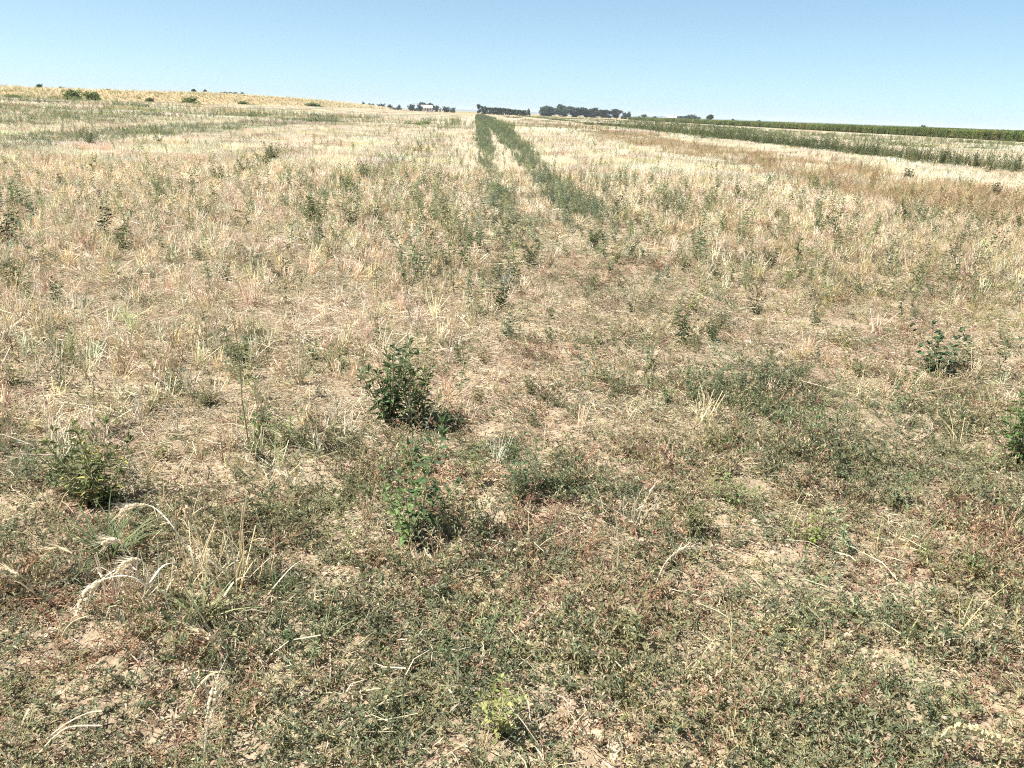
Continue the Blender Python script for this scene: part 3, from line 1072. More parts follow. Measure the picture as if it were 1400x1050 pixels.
# far strips of weeds: patches of plants
def weed_patch(seed, size, n, H, ll):
    g = random.Random(seed)
    b = MB()
    for _ in range(n):
        c = V3((g.uniform(-size / 2, size / 2), g.uniform(-size / 2, size / 2), 0))
        h = H * (.5 + .7 * g.random())
        b.ribbon([c, c + V3((g.gauss(0, .05), g.gauss(0, .05), h))], .012, .006, (.9, .85, .7))
        for i in range(12):
            t = .1 + .9 * g.random()
            an = g.random() * 6.28
            k = .65 + .6 * g.random()
            l_ = ll * (1.2 - .6 * t)
            b.leaf(c + V3((0, 0, h * t)), V3((math.cos(an), math.sin(an), .4)), V3((0, 0, 1)), l_, l_ * .5, (k, k, k * .9))
    return b.build('weed', M_LEAF, link=False)


lib = [weed_patch(800 + s, 3.0, 34, .45, .22) for s in range(5)]
x, y = field_points(60, 400, .075, lambda x, y: np.clip(green_rows(x, y), 0, 1) * (1 - band(x, .0, 2.2, .3)) * np.where(x < 0, .35 * (1 - sstep(65, 110, y)), 1), seed=90, xlim=(-54, 68))
sx, sy = RNG.uniform(.2, 2.0, 260), RNG.uniform(90, 380, 260)
pos, rot, scl, idx, g = place(np.concatenate((x, sx)), np.concatenate((y, sy)), 208, len(lib), .8, 1.15, 0)
nf = len(x)
scl[nf:, 0] *= .35; scl[nf:, 1] *= 1.6; rot[nf:, 2] = 0; scl[nf:, 2] *= .5
scatter('small_weeds', lib, pos, rot, scl, idx, mixcol(g, len(pos), WEEDS, np.tile((.4, .3, .2, .15, .1), (len(pos), 1)), .12) * 1.1, 'grey green weeds along the far ends of the strips', 'weeds')

# dry grass on the bank and the crop on the right
lib = [grass_tuft(640 + s, 30, .25, .75, .04) for s in range(5)]
gg = np.random.default_rng(91)
n = 5200
y = 45 * (620 / 45) ** gg.random(n)
x = -(55.5 + 9.5 * gg.random(n) ** .8 * (1 + .2 * (y > 200)))
pos, rot, scl, idx, g = place(x, y, 209, len(lib), .6, 1.2, .1)
scl *= (1 + 1.3 * sstep(150, 500, y))[:, None]
w = np.tile((.42, .12, .40, .10, .04), (n, 1))
scatter('bank_grass', lib, pos, rot, scl, idx, mixcol(g, n, ((.60, .52, .34), (.42, .40, .22), (.66, .58, .41), (.50, .40, .26), (.30, .32, .17)), w, .12), 'tall dry yellow grass covering the low bank on the left', 'grass')


def crop_plant(seed):
    g = random.Random(seed)
    b = MB()
    for r in range(5):
        for c in range(3):
            o = V3((c * .7 - .7 + g.gauss(0, .06), r * .45 - .9 + g.gauss(0, .08), 0))
            h = 1.15 + .5 * g.random()
            b.ribbon([o, o + V3((0, 0, h))], .05, .03, (.9, 1, .6), V3((g.gauss(0, 1), g.gauss(0, 1), 0)))
            for i in range(9):
                t = .15 + .85 * i / 9
                an = g.random() * 6.28
                k = .7 + .6 * g.random()
                d = V3((math.cos(an), math.sin(an), .7))
                p = o + V3((0, 0, h * t))
                b.ribbon([p, p + d * .32, p + d * .5 + V3((0, 0, -.22))], .11, .03, (k, k, k * .8))
    return b.build('crop', M_LEAF, link=False)


lib = [crop_plant(s) for s in range(5)]
gg = np.random.default_rng(92)
n = 9000
y = 55 * (470 / 55) ** gg.random(n)
x = 89 + 42 * gg.random(n) ** 1.5
k = x < TAN_R * y + 12
x, y = x[k], y[k]
pos, rot, scl, idx, g = place(x, y, 210, len(lib), .85, 1.1, 0)
CR = ((.12, .155, .055), (.16, .18, .065), (.085, .115, .045), (.25, .22, .09))
w = np.tile((.4, .3, .22, .08), (len(x), 1))
scatter('crop', lib, pos, rot, scl, idx, mixcol(g, len(x), CR, w, .12), 'tall dark green crop standing in a long field on the right', 'crop')


# ------------------------------------------------------------------ single weeds
def leaf_mesh(name, wr, fold=.16, curl=.35, lobes=0.0, col=(1, 1, 1)):
    """A unit long leaf along +X: midrib, two rising halves, tip curled down."""
    b = MB()
    n = 5
    prof = (0.05, .55, 1.0, .80, .42, 0.0)
    pts = []
    for i in range(n + 1):
        t = i / n
        z = .10 * math.sin(t * 2.2) - curl * t * t * .5
        w = wr * .5 * prof[i] * (1 + lobes * (1 if i % 2 else -1))
        pts += [V3((t, -w, z + fold * w * 2)), V3((t, 0, z)), V3((t, w, z + fold * w * 2))]
    f = []
    for i in range(n):
        for s in (0, 1):
            f.append((i * 3 + s, i * 3 + s + 1, (i + 1) * 3 + s + 1, (i + 1) * 3 + s))
    b.add(pts, f, col)
    # midrib a little paler
    for i in range(n + 1):
        b.K[i * 3 + 1] = tuple(c * 1.35 for c in col)
    me = b.mesh(name, M_LEAF)
    me.polygons.foreach_set('use_smooth', np.ones(len(me.polygons), bool))
    return me


LEAF = {'lance': leaf_mesh('leaf', .25), 'oval': leaf_mesh('leaf', .52, .14, .45), 'narrow': leaf_mesh('leaf', .15, .2, .5),
        'lobed': leaf_mesh('leaf', .75, .1, .4, .22), 'blade': leaf_mesh('leaf', .032, .3, .9)}
SPEC = {  # stems, spread, leaf length, leaf spacing, leaf kind, share of H before leaves start, top rosette
    'pigweed': dict(stems=1, side=4, spread=.10, ll=.060, step=.013, leaf='lance', bare=.10, top=9),
    'bush': dict(stems=11, side=1, spread=.46, ll=.056, step=.016, leaf='lance', bare=.06, top=6),
    'narrow': dict(stems=6, side=1, spread=.28, ll=.066, step=.015, leaf='narrow', bare=.04, top=7),
    'broad': dict(stems=9, side=0, spread=1.1, ll=.075, step=.022, leaf='lobed', bare=.12, top=4),
    'sparse': dict(stems=1, side=3, spread=.15, ll=.035, step=.034, leaf='lance', bare=.2, top=5),
    'oval': dict(stems=7, side=1, spread=.80, ll=.050, step=.018, leaf='oval', bare=.08, top=5),
    'blade': dict(stems=0, side=0, spread=1, ll=.20, step=0, leaf='blade', bare=0, top=40),
}


def plan_weed(kind, H, seed, wide=1.0):
    """Stem curves and leaf matrices of one plant."""
    g = random.Random(seed)
    s = SPEC[kind]
    curves, leaves = [], []

    def stem(p0, d, L, r, lmul):
        n = 5
        pts = [p0.copy()]
        p = p0.copy()
        for i in range(n):
            d = (d + V3((g.gauss(0, .09), g.gauss(0, .09), .10))).normalized()
            p = p + d * L / n
            pts.append(p.copy())
        curves.append((pts, r))

        def put(t, ang, el, ll):
            j = min(int(t * n), n - 1)
            q = pts[j].lerp(pts[j + 1], t * n - j)
            x = V3((math.cos(ang) * math.cos(el), math.sin(ang) * math.cos(el), math.sin(el)))
            z = V3((g.gauss(0, .25), g.gauss(0, .25), 1))
            y = z.cross(x).normalized()
            z = x.cross(y)
            m = Matrix((x, y, z)).transposed().to_4x4()
            w = ll * (.85 + .3 * g.random())
            m = Matrix.Translation(q + x * .25 * ll * (.3 + .5 * (1 - t))) @ m @ Matrix.Diagonal((ll, w, ll, 1))
            leaves.append(m)
        k = max(3, int(L * (1 - s['bare']) / s['step']))
        ang = g.random() * 6.28
        for i in range(k):
            t = s['bare'] + (1 - s['bare']) * (i + .3 * g.random()) / k
            ang += 2.4 + g.gauss(0, .3)
            put(min(t, .999), ang, -.25 + .75 * t + g.gauss(0, .22), s['ll'] * lmul * (1.15 - .5 * t) * (.75 + .5 * g.random()))
        for i in range(s['top']):
            put(.97 + .029 * g.random(), g.random() * 6.28, .35 + .8 * g.random(), s['ll'] * lmul * (.45 + .35 * g.random()))
        return pts
    if kind == 'blade':
        for i in range(s['top']):
            a = g.random() * 6.28
            el = .65 + .75 * g.random()
            x = V3((math.cos(a) * math.cos(el), math.sin(a) * math.cos(el), math.sin(el)))
            z = V3((0, 0, 1)); y = z.cross(x).normalized(); z = x.cross(y)
            L = H * (.7 + .5 * g.random())
            leaves.append(Matrix.Translation(V3((g.gauss(0, .015), g.gauss(0, .015), 0))) @ Matrix((x, y, z)).transposed().to_4x4() @ Matrix.Diagonal((L, L, L, 1)))
        curves.append(([V3((0, 0, -.01)), V3((0, 0, .03)), V3((0.003, 0, H * .3))], .004))
        return curves, leaves
    lm = max(.55, min(1.15, H / .38))
    for i in range(s['stems']):
        a = 6.28 * (i + .6 * g.random()) / s['stems']
        sp = s['spread'] * wide * (.35 + .8 * g.random())
        d = V3((math.cos(a) * sp, math.sin(a) * sp, 1)).normalized()
        L = H / max(d.z, .45) * ((.65 + .4 * g.random()) if s['stems'] > 1 else 1.0)
        pts = stem(V3((g.gauss(0, .012), g.gauss(0, .012), -.012)), d, L, .0032 * lm, lm)
        for j in range(s['side']):
            t = .12 + .5 * (j + g.random()) / max(1, s['side'])
            q = pts[min(int(t * 5), 4)].lerp(pts[min(int(t * 5), 4) + 1], t * 5 - int(t * 5))
            b = g.random() * 6.28
            stem(q, V3((math.cos(b) * .9 * wide, math.sin(b) * .9 * wide, .8)).normalized(), L * (.25 + .25 * g.random()), .0018 * lm, lm * .85)
    return curves, leaves


def stem_mesh(curves, col):
    b = MB()
    for pts, r in curves:
        b.tube(pts, r, r * .45, col, 5)
    return b.mesh('stem', M_STEM)


def tint_var(g, t, v=.18):
    k = 1 + g.gauss(0, v)
    return (t[0] * k * (1 + g.gauss(0, .06)), t[1] * k, t[2] * k * (1 + g.gauss(0, .08)))


def hero_weed(px, py, top, kind, label, tint, seed, wide=1.0, cat='weed', stemcol=(.30, .27, .14), yellow=0.0, name='weed', group=None):
    """A plant big enough in the photo to pick out its leaves: stem and every leaf its own part."""
    p = at(px, py)
    p.z = float(ground_z(p.x, p.y))
    dist = math.hypot(p.x, p.y)
    H = (py - top) / FPX * math.sqrt(dist * dist + EYE * EYE) / math.cos(math.atan2(EYE, dist) * .9)
    curves, leaves = plan_weed(kind, H, seed, wide)
    o = empty(name, p)
    st = link_mesh('stem', stem_mesh(curves, stemcol), o)
    st['tint'] = (1, 1, 1)
    g = random.Random(seed + 5)
    me = LEAF[SPEC[kind]['leaf']]
    g.shuffle(leaves)
    if len(leaves) > 280:                                # past the rules' limit: the rest as one part
        f = MB()
        wr = {'lance': .26, 'oval': .52, 'narrow': .16, 'lobed': .7, 'blade': .04}[SPEC[kind]['leaf']]
        for m in leaves[280:]:
            x = m.to_3x3() @ V3((1, 0, 0))
            k = .8 + .4 * g.random()
            f.leaf(m.translation, x, m.to_3x3() @ V3((0, 0, 1)), x.length, x.length * wr, (k, k, k * .95), .2, .3)
        fo = f.build('foliage', M_LEAF, o)
        fo['tint'] = tint
        fo['kind'] = 'stuff'
    for m in leaves[:280]:
        l = link_mesh('leaf', me, o)
        l.matrix_local = m
        t = tint
        if g.random() < yellow:
            t = (.36, .31, .09)
        l['tint'] = tint_var(g, t)
    tag(o, label, cat, group)
    return o


def plain_weed_mesh(kind, H, seed, wide=1.0):
    """The same plants at a distance: stem, and foliage of cheap two sided leaves."""
    curves, leaves = plan_weed(kind, H, seed, wide)
    s = MB()
    for pts, r in curves:
        s.tube([pts[0], pts[len(pts) // 2], pts[-1]], r, r * .5, (.26, .24, .13), 3)
    f = MB()
    g = random.Random(seed)
    wr = {'lance': .32, 'oval': .52, 'narrow': .18, 'lobed': .7, 'blade': .07}[SPEC[kind]['leaf']]
    for m in leaves:
        x = m.to_3x3() @ V3((1, 0, 0))
        L = x.length
        k = .78 + .45 * g.random()
        f.leaf(m.translation, x, m.to_3x3() @ V3((0, 0, 1)), L, L * wr, (k, k, k * .95), .2, .3)
    return s.mesh('stem', M_STEM), f.mesh('foliage', M_LEAF)


DG, MG, LG, GG, OL = (.080, .108, .048), (.118, .150, .062), (.175, .210, .082), (.145, .168, .100), (.195, .190, .080)

hero_weed(532, 578, 466, 'bush', 'tall dense dark green bushy weed, the biggest plant left of the field centre', (.092, .128, .054), 1, .78)
hero_weed(566, 582, 488, 'bush', 'paler bushy weed leaning against the right side of the biggest dark bushy weed', MG, 2, .8, yellow=.12)
hero_weed(578, 738, 588, 'pigweed', 'tall single stemmed green weed with a leaf rosette on top, below the biggest bushy weed', (.070, .108, .042), 3, 1.0)
hero_weed(560, 740, 655, 'oval', 'leafy bright green weed at the foot of the tall single stemmed weed', (.12, .175, .058), 4, .8)
hero_weed(604, 728, 660, 'pigweed', 'shorter green weed just right of the tall single stemmed weed', MG, 5, .8)
hero_weed(712, 684, 602, 'narrow', 'narrow leaved grey green weed beside pinkish litter in the field centre', (.095, .13, .062), 6, .9)
hero_weed(652, 664, 600, 'narrow', 'slim bright green weed between the tall single stemmed weed and the narrow grey green one', LG, 7, .6)
hero_weed(128, 692, 600, 'bush', 'bushy yellowish green weed behind the drooping dry ears', (.115, .135, .052), 8, 1.6, yellow=.22)
hero_weed(152, 686, 625, 'oval', 'leafy olive weed filling the right side of the bushy yellowish weed', (.13, .145, .055), 50, 1.2, yellow=.1)
hero_weed(100, 676, 622, 'oval', 'leafy green weed at the left side of the bushy yellowish weed', (.10, .13, .05), 51, 1.1)
hero_weed(152, 590, 558, 'oval', 'yellow green weed at the far edge of the bare pinkish patch', OL, 52, .9)
hero_weed(300, 470, 440, 'pigweed', 'small dark green weed far behind the tall thin bare stemmed weed', DG, 53, 1.2)
hero_weed(432, 492, 462, 'oval', 'mid green leafy weed left of the dark one behind the biggest bush', MG, 54, 1.1)
hero_weed(492, 520, 478, 'pigweed', 'slim dark green weed touching the left side of the biggest bush', DG, 55, 1.1)
hero_weed(735, 672, 622, 'narrow', 'grey green weed close on the right of the narrow leaved one', GG, 56, .9)
hero_weed(632, 650, 618, 'narrow', 'short mid green weed at the left of the slim bright green weed', MG, 57, .8)
hero_weed(820, 520, 494, 'oval', 'mid green weed in the pale litter left of the spreading grey green weed', MG, 58, 1.2)
hero_weed(950, 545, 515, 'oval', 'grey green weed between the dark low weed and the wide grey green weed', GG, 59, 1.2)
hero_weed(1172, 512, 484, 'oval', 'mid green weed left of the low broad dark weed at the bare strip', MG, 60, 1.3)
hero_weed(1225, 690, 655, 'oval', 'dull green weed in the mat below the low broad dark weed', (.10, .13, .065), 61, 1.2)
hero_weed(40, 660, 618, 'narrow', 'blue green weed patch by the left edge beside the bushy yellowish weed', GG, 62, 1.5)
hero_weed(245, 540, 510, 'oval', 'low grey green weed just right of the black burnt clod', GG, 63, 1.1)
hero_weed(60, 470, 436, 'oval', 'olive green weed in stubble near the left edge of the view', OL, 64, 1.2)
hero_weed(560, 640, 606, 'oval', 'small leafy weed just behind the tall single stemmed weed', MG, 65, .9)
hero_weed(1000, 690, 660, 'oval', 'light green weed in the mat right of the reddish golden stubble tuft', LG, 66, 1.1)
hero_weed(112, 640, 598, 'pigweed', 'dark green shoot tip rising from the back of the bushy yellowish weed', DG, 9, .8)
hero_weed(140, 625, 582, 'pigweed', 'dark pointed leafy shoot right behind the bushy yellowish weed', DG, 10, .8)
hero_weed(150, 770, 700, 'blade', 'tuft of dark green blades under the arching dry ears', MG, 11)
hero_weed(105, 800, 760, 'blade', 'small blue green grass tuft left of the white bristly ear', GG, 12)
hero_weed(1275, 510, 458, 'broad', 'low broad dark green leafy weed by bare straw on the right', (.055, .085, .04), 13, .8)
hero_weed(1305, 505, 468, 'oval', 'pale green leafy weed touching the right side of the low broad dark weed', GG, 14, .7)
hero_weed(1362, 517, 464, 'pigweed', 'upright dark weed to the right of the low broad dark weed', (.06, .088, .04), 15, .9)
hero_weed(1392, 632, 556, 'bush', 'bright green bushy weed cut by the right edge of the view', (.095, .15, .045), 16, .9)
hero_weed(338, 612, 450, 'sparse', 'tall thin weed with bare dark stem and few leaves, left of the biggest bush', MG, 17)
hero_weed(322, 520, 455, 'pigweed', 'grey green weed just behind the tall thin bare stemmed weed', (.105, .135, .07), 18, 1.2)
hero_weed(384, 612, 560, 'oval', 'low light green leafy weed right of the tall thin bare stemmed weed', LG, 19, 1.0)
hero_weed(352, 600, 565, 'oval', 'small pale weed at the foot of the tall thin bare stemmed weed', LG, 20, .9)
hero_weed(84, 528, 478, 'pigweed', 'dark leafy weed behind the bare pinkish straw patch at the left', (.065, .095, .042), 21, 1.5)
hero_weed(215, 512, 478, 'oval', 'yellow green leafy weed right behind the dark burnt clod', OL, 22, .9)
hero_weed(20, 528, 498, 'oval', 'small yellowish green weed by the left edge of the view', OL, 23, 1.0)
hero_weed(620, 586, 562, 'oval', 'tiny dark green weed just right of the biggest bushy weed', DG, 24, 1.0)
hero_weed(410, 526, 484, 'narrow', 'grey green weed in the straw left of the biggest bushy weed', (.105, .135, .07), 25, 1.1)
hero_weed(460, 505, 470, 'oval', 'dark leafy weed close behind the biggest bushy weed, on its left', MG, 26, 1.0)
hero_weed(885, 505, 478, 'pigweed', 'small dark weed with upright tip in the pale litter right of centre', DG, 27, .8)
hero_weed(850, 530, 500, 'oval', 'spreading grey green weed in front of the small dark upright one', GG, 28, 1.1)
hero_weed(912, 556, 525, 'oval', 'dark low weed beside bare ground right of centre', MG, 29, .9)
hero_weed(1060, 530, 498, 'oval', 'wide grey green weed in front of the bare straw strip at right', GG, 30, 1.3)
hero_weed(1140, 470, 442, 'oval', 'yellow green weed behind the bare straw strip at right', OL, 31, 1.0)
hero_weed(683, 1000, 935, 'oval', 'yellow green seedling with pale top leaves at the bottom of the view', (.25, .25, .10), 32, .7, stemcol=(.4, .36, .16))
hero_weed(280, 860, 800, 'blade', 'sparse half green grass tuft right of the arching dry ears', (.22, .24, .11), 33)
hero_weed(385, 815, 785, 'blade', 'dark green blade tuft right of the dry ears', MG, 34)
hero_weed(208, 465, 432, 'pigweed', 'thin dark weed alone in pale stubble at the left', DG, 35, .6)
hero_weed(1120, 590, 560, 'oval', 'low green weed in the grey green mat right of centre', MG, 36, 1.2)
hero_weed(1330, 790, 755, 'blade', 'light green blade tuft on the reddish patch at the right', (.15, .19, .07), 37)
hero_weed(1110, 740, 715, 'oval', 'bright yellow green low weed left of the reddish patch', (.17, .20, .06), 38, 1.1)
hero_weed(470, 400, 378, 'pigweed', 'thin upright weed in stubble halfway to the green strips', MG, 39, .6)

# plants farther off, each its own thing, stem and joined foliage
PROTO = {}


def proto(kind, H, v):
    key = (kind, H, v)
    if key not in PROTO:
        PROTO[key] = plain_weed_mesh(kind, H, hash((kind, int(H * 100), v)) % 9999 if False else int(H * 1000) + v * 37 + len(kind) * 101, 1.0)
    return PROTO[key]


def far_weed(x, y, H, kind, tint, label, group, g, flat=1.0):
    h0 = min((.25, .4, .75), key=lambda q: abs(math.log(q / H)))
    sm, fm = proto(kind, h0, g.randrange(4))
    o = empty('weed', (x, y, float(ground_z(x, y))), g.random() * 6.28)
    s = H / h0
    o.scale = (s * flat, s * flat, s)
    a = link_mesh('stem', sm, o); a['tint'] = (1, 1, 1)
    f = link_mesh('foliage', fm, o); f['tint'] = tint_var(g, tint); f['kind'] = 'stuff'
    tag(o, label, 'weed', group)
    return o


gw = random.Random(77)
NAMED = [  # base pixel, top row, kind, tint, label
    (147, 326, 291, 'pigweed', (.035, .045, .022), 'nearly black upright weed in pale stubble at the left'),  # this and the next: backlit silhouette put into the near-black leaf tint
    (166, 338, 318, 'pigweed', (.040, .050, .025), 'shorter blackish weed just right of the nearly black upright one'),
    (374, 226, 196, 'bush', DG, 'dark pointed weed standing alone in the stubble left of the strips'),
    (362, 232, 212, 'oval', MG, 'low weed at the left foot of the dark pointed lone weed'),
    (300, 250, 232, 'bush', DG, 'dark clump of weed in the line left of the dark pointed lone weed'),
    (335, 240, 222, 'oval', DG, 'small dark weed between the dark clump and the dark pointed lone weed'),
    (125, 204, 182, 'bush', DG, 'dark round weed at the near edge of the left green strip'),
    (215, 200, 187, 'oval', DG, 'dark little weed at the right end of the left green strip'),
    (184, 256, 234, 'sparse', DG, 'thin dark weed alone in stubble in front of the left green strip'),
    (224, 258, 245, 'oval', DG, 'small round dark weed right of the thin dark one in the stubble'),
    (30, 300, 262, 'sparse', DG, 'thin sprawling weed in stubble by the left edge of the view'),
    (20, 248, 236, 'sparse', (.04, .05, .025), 'small blackish weed tip near the left edge of the view'),
    (4, 335, 300, 'oval', (.06, .06, .03), 'dark weed cut by the left edge of the view'),
    (318, 314, 290, 'pigweed', DG, 'small dark weed in stubble right of the blackish pair'),
    (428, 308, 276, 'bush', MG, 'green leafy weed at the left end of the weed patch before the strips'),
    (425, 340, 318, 'oval', MG, 'low green weed in front of the left end of the weed patch'),
    (480, 312, 288, 'bush', MG, 'bushy green weed in the middle of the weed patch before the strips'),
    (508, 306, 290, 'oval', DG, 'dark green weed at the right end of the weed patch before the strips'),
    (500, 248, 228, 'bush', DG, 'dark clump of weed at the near end of the row left of the green strips'),
    (270, 355, 335, 'oval', GG, 'grey green weed in stubble below the small dark weed'),
    (846, 246, 238, 'oval', (.12, .07, .05), 'reddish brown little weed in stubble right of the strips'),
    (852, 300, 284, 'oval', OL, 'brownish green weed in front of the reddish brown one'),
    (850, 274, 263, 'oval', GG, 'grey green weed between the reddish brown and brownish green ones'),
    (1045, 318, 302, 'oval', DG, 'dark green weed in the olive stubble at the right'),
    (936, 372, 350, 'oval', MG, 'green weed in the olive stubble in front of the reddish litter'),
    (975, 378, 356, 'oval', GG, 'grey green weed right of the green one near the reddish litter'),
    (712, 402, 384, 'oval', GG, 'blue grey weed in litter on the track ahead'),
    (690, 392, 376, 'oval', (.15, .17, .14), 'pale bluish weed beside the blue grey one on the track'),
    (1035, 430, 404, 'oval', DG, 'dark green weed near the bare straw strip at the right'),
    (810, 395, 372, 'narrow', MG, 'narrow weed in stubble just right of the track'),
    (575, 370, 352, 'oval', MG, 'green weed left of the track in front of the near strip ends'),
    (1240, 250, 235, 'bush', (.06, .075, .05), 'dark weed on the edge between brown strip and pale stubble'),
    (1360, 270, 255, 'bush', DG, 'dark weed in the brown strip by the right edge of the view'),
    (1175, 355, 338, 'oval', GG, 'grey green weed in the olive grass at the right'),
    (1365, 312, 292, 'oval', GG, 'blue green weed in olive grass near the right edge of the view'),
    (330, 500, 462, 'bush', MG, 'dark green weed behind the grey green one at the left'),
]
for px, py, top, kind, tint, label in NAMED:
    p = at(px, py)
    d = math.hypot(p.x, p.y)
    H = (py - top) / FPX * math.hypot(d, EYE) * 1.05
    far_weed(p.x, p.y, H, kind, tint, label, None, gw, 1.15)

# the scattered rest that one could still count, zone by zone
ZONES = [
    ('weeds dotted through the pale stubble left of the strips', 'small green weed dotted in the pale stubble left of the two green strips', 46, (-9, -.3), (5.5, 17), .22, (DG, MG, GG, OL)),
    ('weeds dotted through the stubble right of the strips', 'small green weed dotted in the stubble right of the two green strips', 44, (2.2, 9), (6, 17), .20, (DG, MG, GG, OL)),
    ('weeds in the near wheel tracks', 'green weed growing in the near wheel tracks ahead of the strips', 26, (.0, 2.2), (5.2, 12), .20, (MG, GG, DG)),
    ('weeds in the foreground mat', 'small green weed poking from the creeping mat in the foreground', 34, (-2.2, 3.4), (2.3, 5.2), .11, (MG, GG, LG, OL)),
    ('tall weeds along the dark right strip', 'tall dark weed in the long dark green strip at the right', 22, (19.4, 22.4), (27, 60), .72, (DG, DG, MG)),
    ('weeds in the left green strip', 'dark weed in the green strip at the far left', 14, (-16.2, -12.6), (18, 36), .42, (DG, MG, GG)),
]
ANCHORS = [(535, 580, 'the biggest dark bushy weed'), (578, 738, 'the tall single stemmed weed'), (712, 684, 'the narrow grey green weed'),
           (652, 664, 'the slim bright green weed'), (128, 692, 'the bushy yellowish weed'), (1275, 510, 'the low broad dark weed'),
           (1362, 517, 'the upright dark weed at right'), (1392, 632, 'the bright green bushy weed at right'), (338, 612, 'the tall thin bare stemmed weed'),
           (84, 528, 'the dark leafy weed at left'), (218, 527, 'the black burnt clod'), (885, 505, 'the small dark weed right of centre'),
           (1060, 530, 'the wide grey green weed'), (1140, 470, 'the yellow green weed at right'), (683, 1000, 'the yellow green seedling'),
           (200, 850, 'the arched dry stalk'), (895, 800, 'the pale ear bent right'), (1340, 1005, 'the large pale yellow seed head'),
           (147, 326, 'the nearly black upright weed'), (374, 226, 'the dark pointed lone weed'), (300, 250, 'the dark clump at left'),
           (125, 204, 'the dark round weed'), (215, 200, 'the dark little weed at left'), (480, 308, 'the weed patch before the strips'), (846, 246, 'the reddish brown little weed'),
           (852, 300, 'the brownish green weed'), (712, 402, 'the blue grey track weed'), (470, 400, 'the thin upright weed'),
           (1045, 318, 'the dark weed in olive stubble'), (936, 372, 'the green weed by reddish litter'), (1035, 430, 'the dark weed near the bare strip'),
           (810, 395, 'the narrow weed right of the track'), (575, 370, 'the green weed left of the track'), (184, 256, 'the thin dark lone weed'),
           (1240, 250, 'the dark weed edging the brown strip'), (1360, 270, 'the dark weed in the brown strip'), (1175, 355, 'the grey green weed in olive grass'),
           (318, 314, 'the small dark weed in stubble'), (843, 790, 'the upright bare straw right of centre'), (1330, 790, 'the light green blade tuft'), (208, 465, 'the thin dark weed at left')]
CAM_INV = CAM_R.transposed()


def photo_spot(x, y, z=0.0):
    v = CAM_INV @ Vector((x, y, z - EYE))
    return 700 - v.x / v.z * FPX, 525 + v.y / v.z * FPX


USED = set()
TINT_WORD = {DG: 'dark green', MG: 'mid green', GG: 'grey green', LG: 'light green', OL: 'yellowish green'}


def own_label(x, y, H, base_h, tint):
    px, py = photo_spot(x, y)
    size = 'small' if H < .8 * base_h else 'tall' if H > 1.1 * base_h else 'middling'
    for ax, ay, what in sorted(ANCHORS, key=lambda a: math.hypot(a[0] - px, 2 * (a[1] - py)))[:4]:
        dx, dy = px - ax, py - ay
        side = 'right' if dx > 0 else 'left'
        deep = 'in front' if dy > 0 else 'behind'
        r = math.hypot(dx, dy)
        near = 'close ' if r < 45 else 'well ' if r > 110 else ''
        if abs(dx) > 2.2 * abs(dy):
            rel = f'{near}{side} of'
        elif abs(dy) > 2.2 * abs(dx):
            rel = f'{near}{deep} of' if dy > 0 else f'{near}behind'
        else:
            rel = f'{near}{deep} and {side} of'
        t = f'{size} {TINT_WORD[tint]} weed {rel} {what}'
        if t not in USED:
            USED.add(t)
            return t
    return None


for group, label, n, xr, yr, H, tints in ZONES:
    k = tries = 0
    while k < n and tries < 6000:
        tries += 1
        x, y = gw.uniform(*xr), gw.uniform(*yr)
        if x < -TAN_L * y * .86 or x > TAN_R * y * .82 or (label.startswith('green weed') and not (.05 < x < .75 or 1.35 < x < 2.05)):
            continue
        h, tint = H * gw.uniform(.55, 1.25), gw.choice(tints)
        lab = label
        if H < .5 and 'far left' not in label:
            lab = own_label(x, y, h, H, tint)
            if lab is None:
                continue
        k += 1
        far_weed(x, y, h, gw.choice(('pigweed', 'bush', 'oval', 'oval', 'narrow')), tint, lab, group, gw, gw.uniform(.8, 1.3))


# ------------------------------------------------------------------ dry cereal stalks with ears in the foreground
def stalk_point(px, py, base, push=0.0):
    """Point of a stalk seen at a pixel, in the upright plane through its foot that faces the path."""
    d = cam_ray(px, py)
    t = (base.y + push) / d.y
    return V3((d.x * t, base.y + push, EYE + d.z * t))


def smooth(pts, n=14):
    out = []
    P = [pts[0]] + list(pts) + [pts[-1]]
    m = len(pts) - 1
    for i in range(n + 1):
        t = i / n * m
        j = min(int(t), m - 1)
        f = t - j
        a, b, c, d = P[j], P[j + 1], P[j + 2], P[j + 3]
        out.append(.5 * ((2 * b) + (c - a) * f + (2 * a - 5 * b + 4 * c - d) * f * f + (3 * b - a - 3 * c + d) * f ** 3))
    return out


